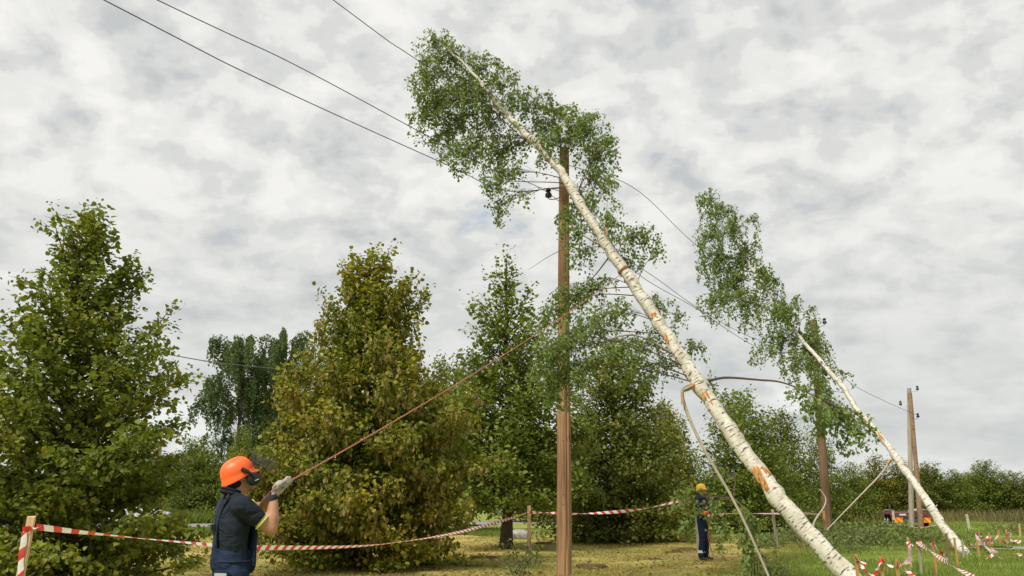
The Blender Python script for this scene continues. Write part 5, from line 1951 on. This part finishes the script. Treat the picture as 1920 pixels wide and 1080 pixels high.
def on_trailer(x, y, z):
    q = Matrix.Rotation(R(-14), 4, 'Z') @ Vector((x, y, z))
    return np.array(q) + TQ


for i, (a_, b_, r_, m_, lb) in enumerate([((-0.7, 0.1, 0.83), (-0.6, 4.0, 0.83), 0.06, 'log_bark', 'thin log on the left of the trailer deck'), ((0.0, -0.1, 0.85), (1.0, 2.0, 0.86), 0.075, 'white_wood', 'white peeled log lying across the trailer deck'),
                                          ((0.3, 0.4, 0.83), (1.5, 1.2, 0.90), 0.055, 'log_bark', 'log sticking out over the right of the trailer')]):
    tag(MB().tube(spline([on_trailer(*a_), (on_trailer(*a_) + on_trailer(*b_)) / 2 + np.array([0, 0, 0.02]), on_trailer(*b_)], 4), r_, 10, rough=0.06).build('log', MATS[m_]), lb, 'log', 'logs on the trailer')
xs_ = empty('sawhorse', on_trailer(1.35, 0.9, 0.93), 'crossed pale sticks standing at the right end of the trailer load', 'sawhorse')
MB().tube([(-0.14, 0, -0.05), (0.14, 0, 0.22)], 0.028, 6).build('stick', MATS['white_wood'], xs_)
MB().tube([(0.14, 0.06, -0.05), (-0.14, 0.06, 0.22)], 0.028, 6).build('stick', MATS['white_wood'], xs_)
tag(MB().tube(spline([P(1640, 985, 41), P(1690, 985, 41.2), P(1725, 990, 41.4), P(1765, 983, 41.5)], 6), 0.03, 6).build('bent_branch', MATS['pale_twig']), 'thin bent bare branch lying in front of the trailer', 'branch')

# silver-white car on the road behind the maple
simple('car_paint', (0.62, 0.64, 0.66), 0.25, 0.5, 0.2, 0.04)
simple('car_glass', (0.02, 0.025, 0.03), 0.08, 0.6)
CY = 49.5
cx_ = P(235, 950, CY)[0]
car = empty('parked_car', (cx_, CY, 0.035), 'silver-white car on the road, glimpsed through the maple leaves', 'car')


def loft(prof, half, inset=0.0):
    """side profile (x, z) stretched across the car, narrower at the top"""
    mb = MB()
    n = len(prof)
    V = []
    for sy in (-1, -0.92, 0.92, 1):
        for x, z in prof:
            k = 1 - inset * max(0, z - 0.75)
            f = 1.0 if abs(sy) < 1 else 0.985
            V.append((x * f, sy * half * k, z * f + (0.35 * (1 - f))))
    Fc = [[r * n + i, r * n + (i + 1) % n, (r + 1) * n + (i + 1) % n, (r + 1) * n + i] for r in range(3) for i in range(n)]
    Fc += [list(range(n))[::-1], [3 * n + i for i in range(n)]]
    mb.add(V, Fc)
    return mb


loft([(-2.1, 0.28), (-2.15, 0.55), (-2.08, 0.82), (-1.9, 0.92), (0.85, 0.92), (1.5, 0.84), (2.05, 0.70), (2.18, 0.5), (2.12, 0.28)], 0.87).build('body', MATS['car_paint'], car)
cb = loft([(-1.85, 0.915), (-1.45, 1.36), (-1.1, 1.45), (0.0, 1.45), (0.35, 1.36), (1.0, 0.915)], 0.80, 0.35).build('cabin', MATS['car_paint'], car)
for sy in (-1, 1):
    for xs3 in ([(-1.55, 0.95), (-1.32, 1.32), (-0.45, 1.36), (-0.45, 0.95)], [(-0.38, 0.95), (-0.38, 1.36), (0.15, 1.34), (0.72, 0.95)]):
        mb = MB()
        V = [(x, sy * (0.80 * (1 - 0.35 * max(0, z - 0.75)) + o), z) for o in (0.004, 0.012) for x, z in xs3]
        mb.add(V, [[0, 1, 2, 3], [7, 6, 5, 4], [0, 4, 5, 1], [1, 5, 6, 2], [2, 6, 7, 3], [3, 7, 4, 0]])
        mb.build('side_window', MATS['car_glass'], car, False)
    MB().box((0.62, sy * 0.95, 0.98), (0.16, 0.20, 0.13), bev=0.03).build('mirror', MATS['car_paint'], car)
    MB().box((2.08, sy * 0.62, 0.66), (0.16, 0.34, 0.13), bev=0.03).build('headlight', MATS['reflective'], car)
    MB().box((-2.10, sy * 0.66, 0.74), (0.10, 0.28, 0.14), bev=0.02).build('tail_light', MATS['lamp_red'], car)
    for xx in (-1.3, 1.35):
        wh = MB().lathe((xx, sy * 0.70, 0.31), [(0.2, 0.0), (0.30, 0.01), (0.31, 0.04), (0.31, 0.16), (0.30, 0.19), (0.20, 0.20)], 20, axis=(0, sy, 0)).build('wheel', MATS['tyre'], car)
        MB().lathe((xx, sy * 0.89, 0.31), [(0.04, 0.0), (0.19, 0.0), (0.20, 0.012), (0.04, 0.03)], 14, axis=(0, sy, 0)).build('rim', MATS['galvanised'], wh)
mb = MB()
V = [(0.40, -0.60, 1.335), (0.40, 0.60, 1.335), (0.98, 0.72, 0.945), (0.98, -0.72, 0.945)]
mb.add(V + [(x + 0.014, y, z + 0.018) for x, y, z in V], [[3, 2, 1, 0], [4, 5, 6, 7], [0, 1, 5, 4], [1, 2, 6, 5], [2, 3, 7, 6], [3, 0, 4, 7]])
mb.build('windscreen', MATS['car_glass'], car, False)

# house far behind the bushes: only a bit of its roof shows
simple('house_wall', (0.42, 0.38, 0.32), 0.9, 0.1, 0, 0.1, 3.0)
simple('roof_sheet', (0.14, 0.13, 0.125), 0.7, 0.2, 0, 0.2, 4.0)
simple('window_glass', (0.03, 0.035, 0.04), 0.1, 0.6)
simple('paint_white', (0.70, 0.69, 0.66), 0.6, 0.3)
hx_ = P(250, 860, 86)
hs = empty('house', (hx_[0], 86, 0), 'low house with grey pitched roof far behind the maple', 'house')
MB().box((0, 0, 1.5), (11, 7, 3.0)).build('wall', MATS['house_wall'], hs)
mb = MB()
mb.add([(-6, -4.1, 2.8), (6, -4.1, 2.8), (6, 4.1, 2.8), (-6, 4.1, 2.8), (-6, 0, 5.2), (6, 0, 5.2), (-6, -4.1, 2.95), (6, -4.1, 2.95), (6, 4.1, 2.95), (-6, 4.1, 2.95), (-6, 0, 5.4), (6, 0, 5.4)],
       [[0, 1, 5, 4], [2, 3, 4, 5], [6, 10, 11, 7], [8, 11, 10, 9], [0, 6, 7, 1], [2, 8, 9, 3], [0, 4, 10, 6], [4, 3, 9, 10], [1, 7, 11, 5], [5, 11, 8, 2]])
rf = mb.build('roof', MATS['roof_sheet'], hs, False)
MB().box((2.0, 0.3, 5.6), (0.7, 0.7, 1.2), bev=0.02).build('chimney', MATS['house_wall'], rf)
for xw in (-3.8, -1.4, 3.4):
    fr = MB().box((xw, -3.53, 1.65), (1.3, 0.10, 1.2), bev=0.02).build('window', MATS['paint_white'], hs)
    for k in (-0.3, 0.3):
        MB().box((xw + k, -3.59, 1.65), (0.5, 0.03, 1.0)).build('pane', MATS['window_glass'], fr)
dr = MB().box((1.2, -3.54, 1.05), (1.0, 0.10, 2.1), bev=0.02).build('door', MATS['trailer_red'], hs)
MB().box((1.55, -3.62, 1.05), (0.12, 0.06, 0.03), bev=0.005).build('handle', MATS['galvanised'], dr)
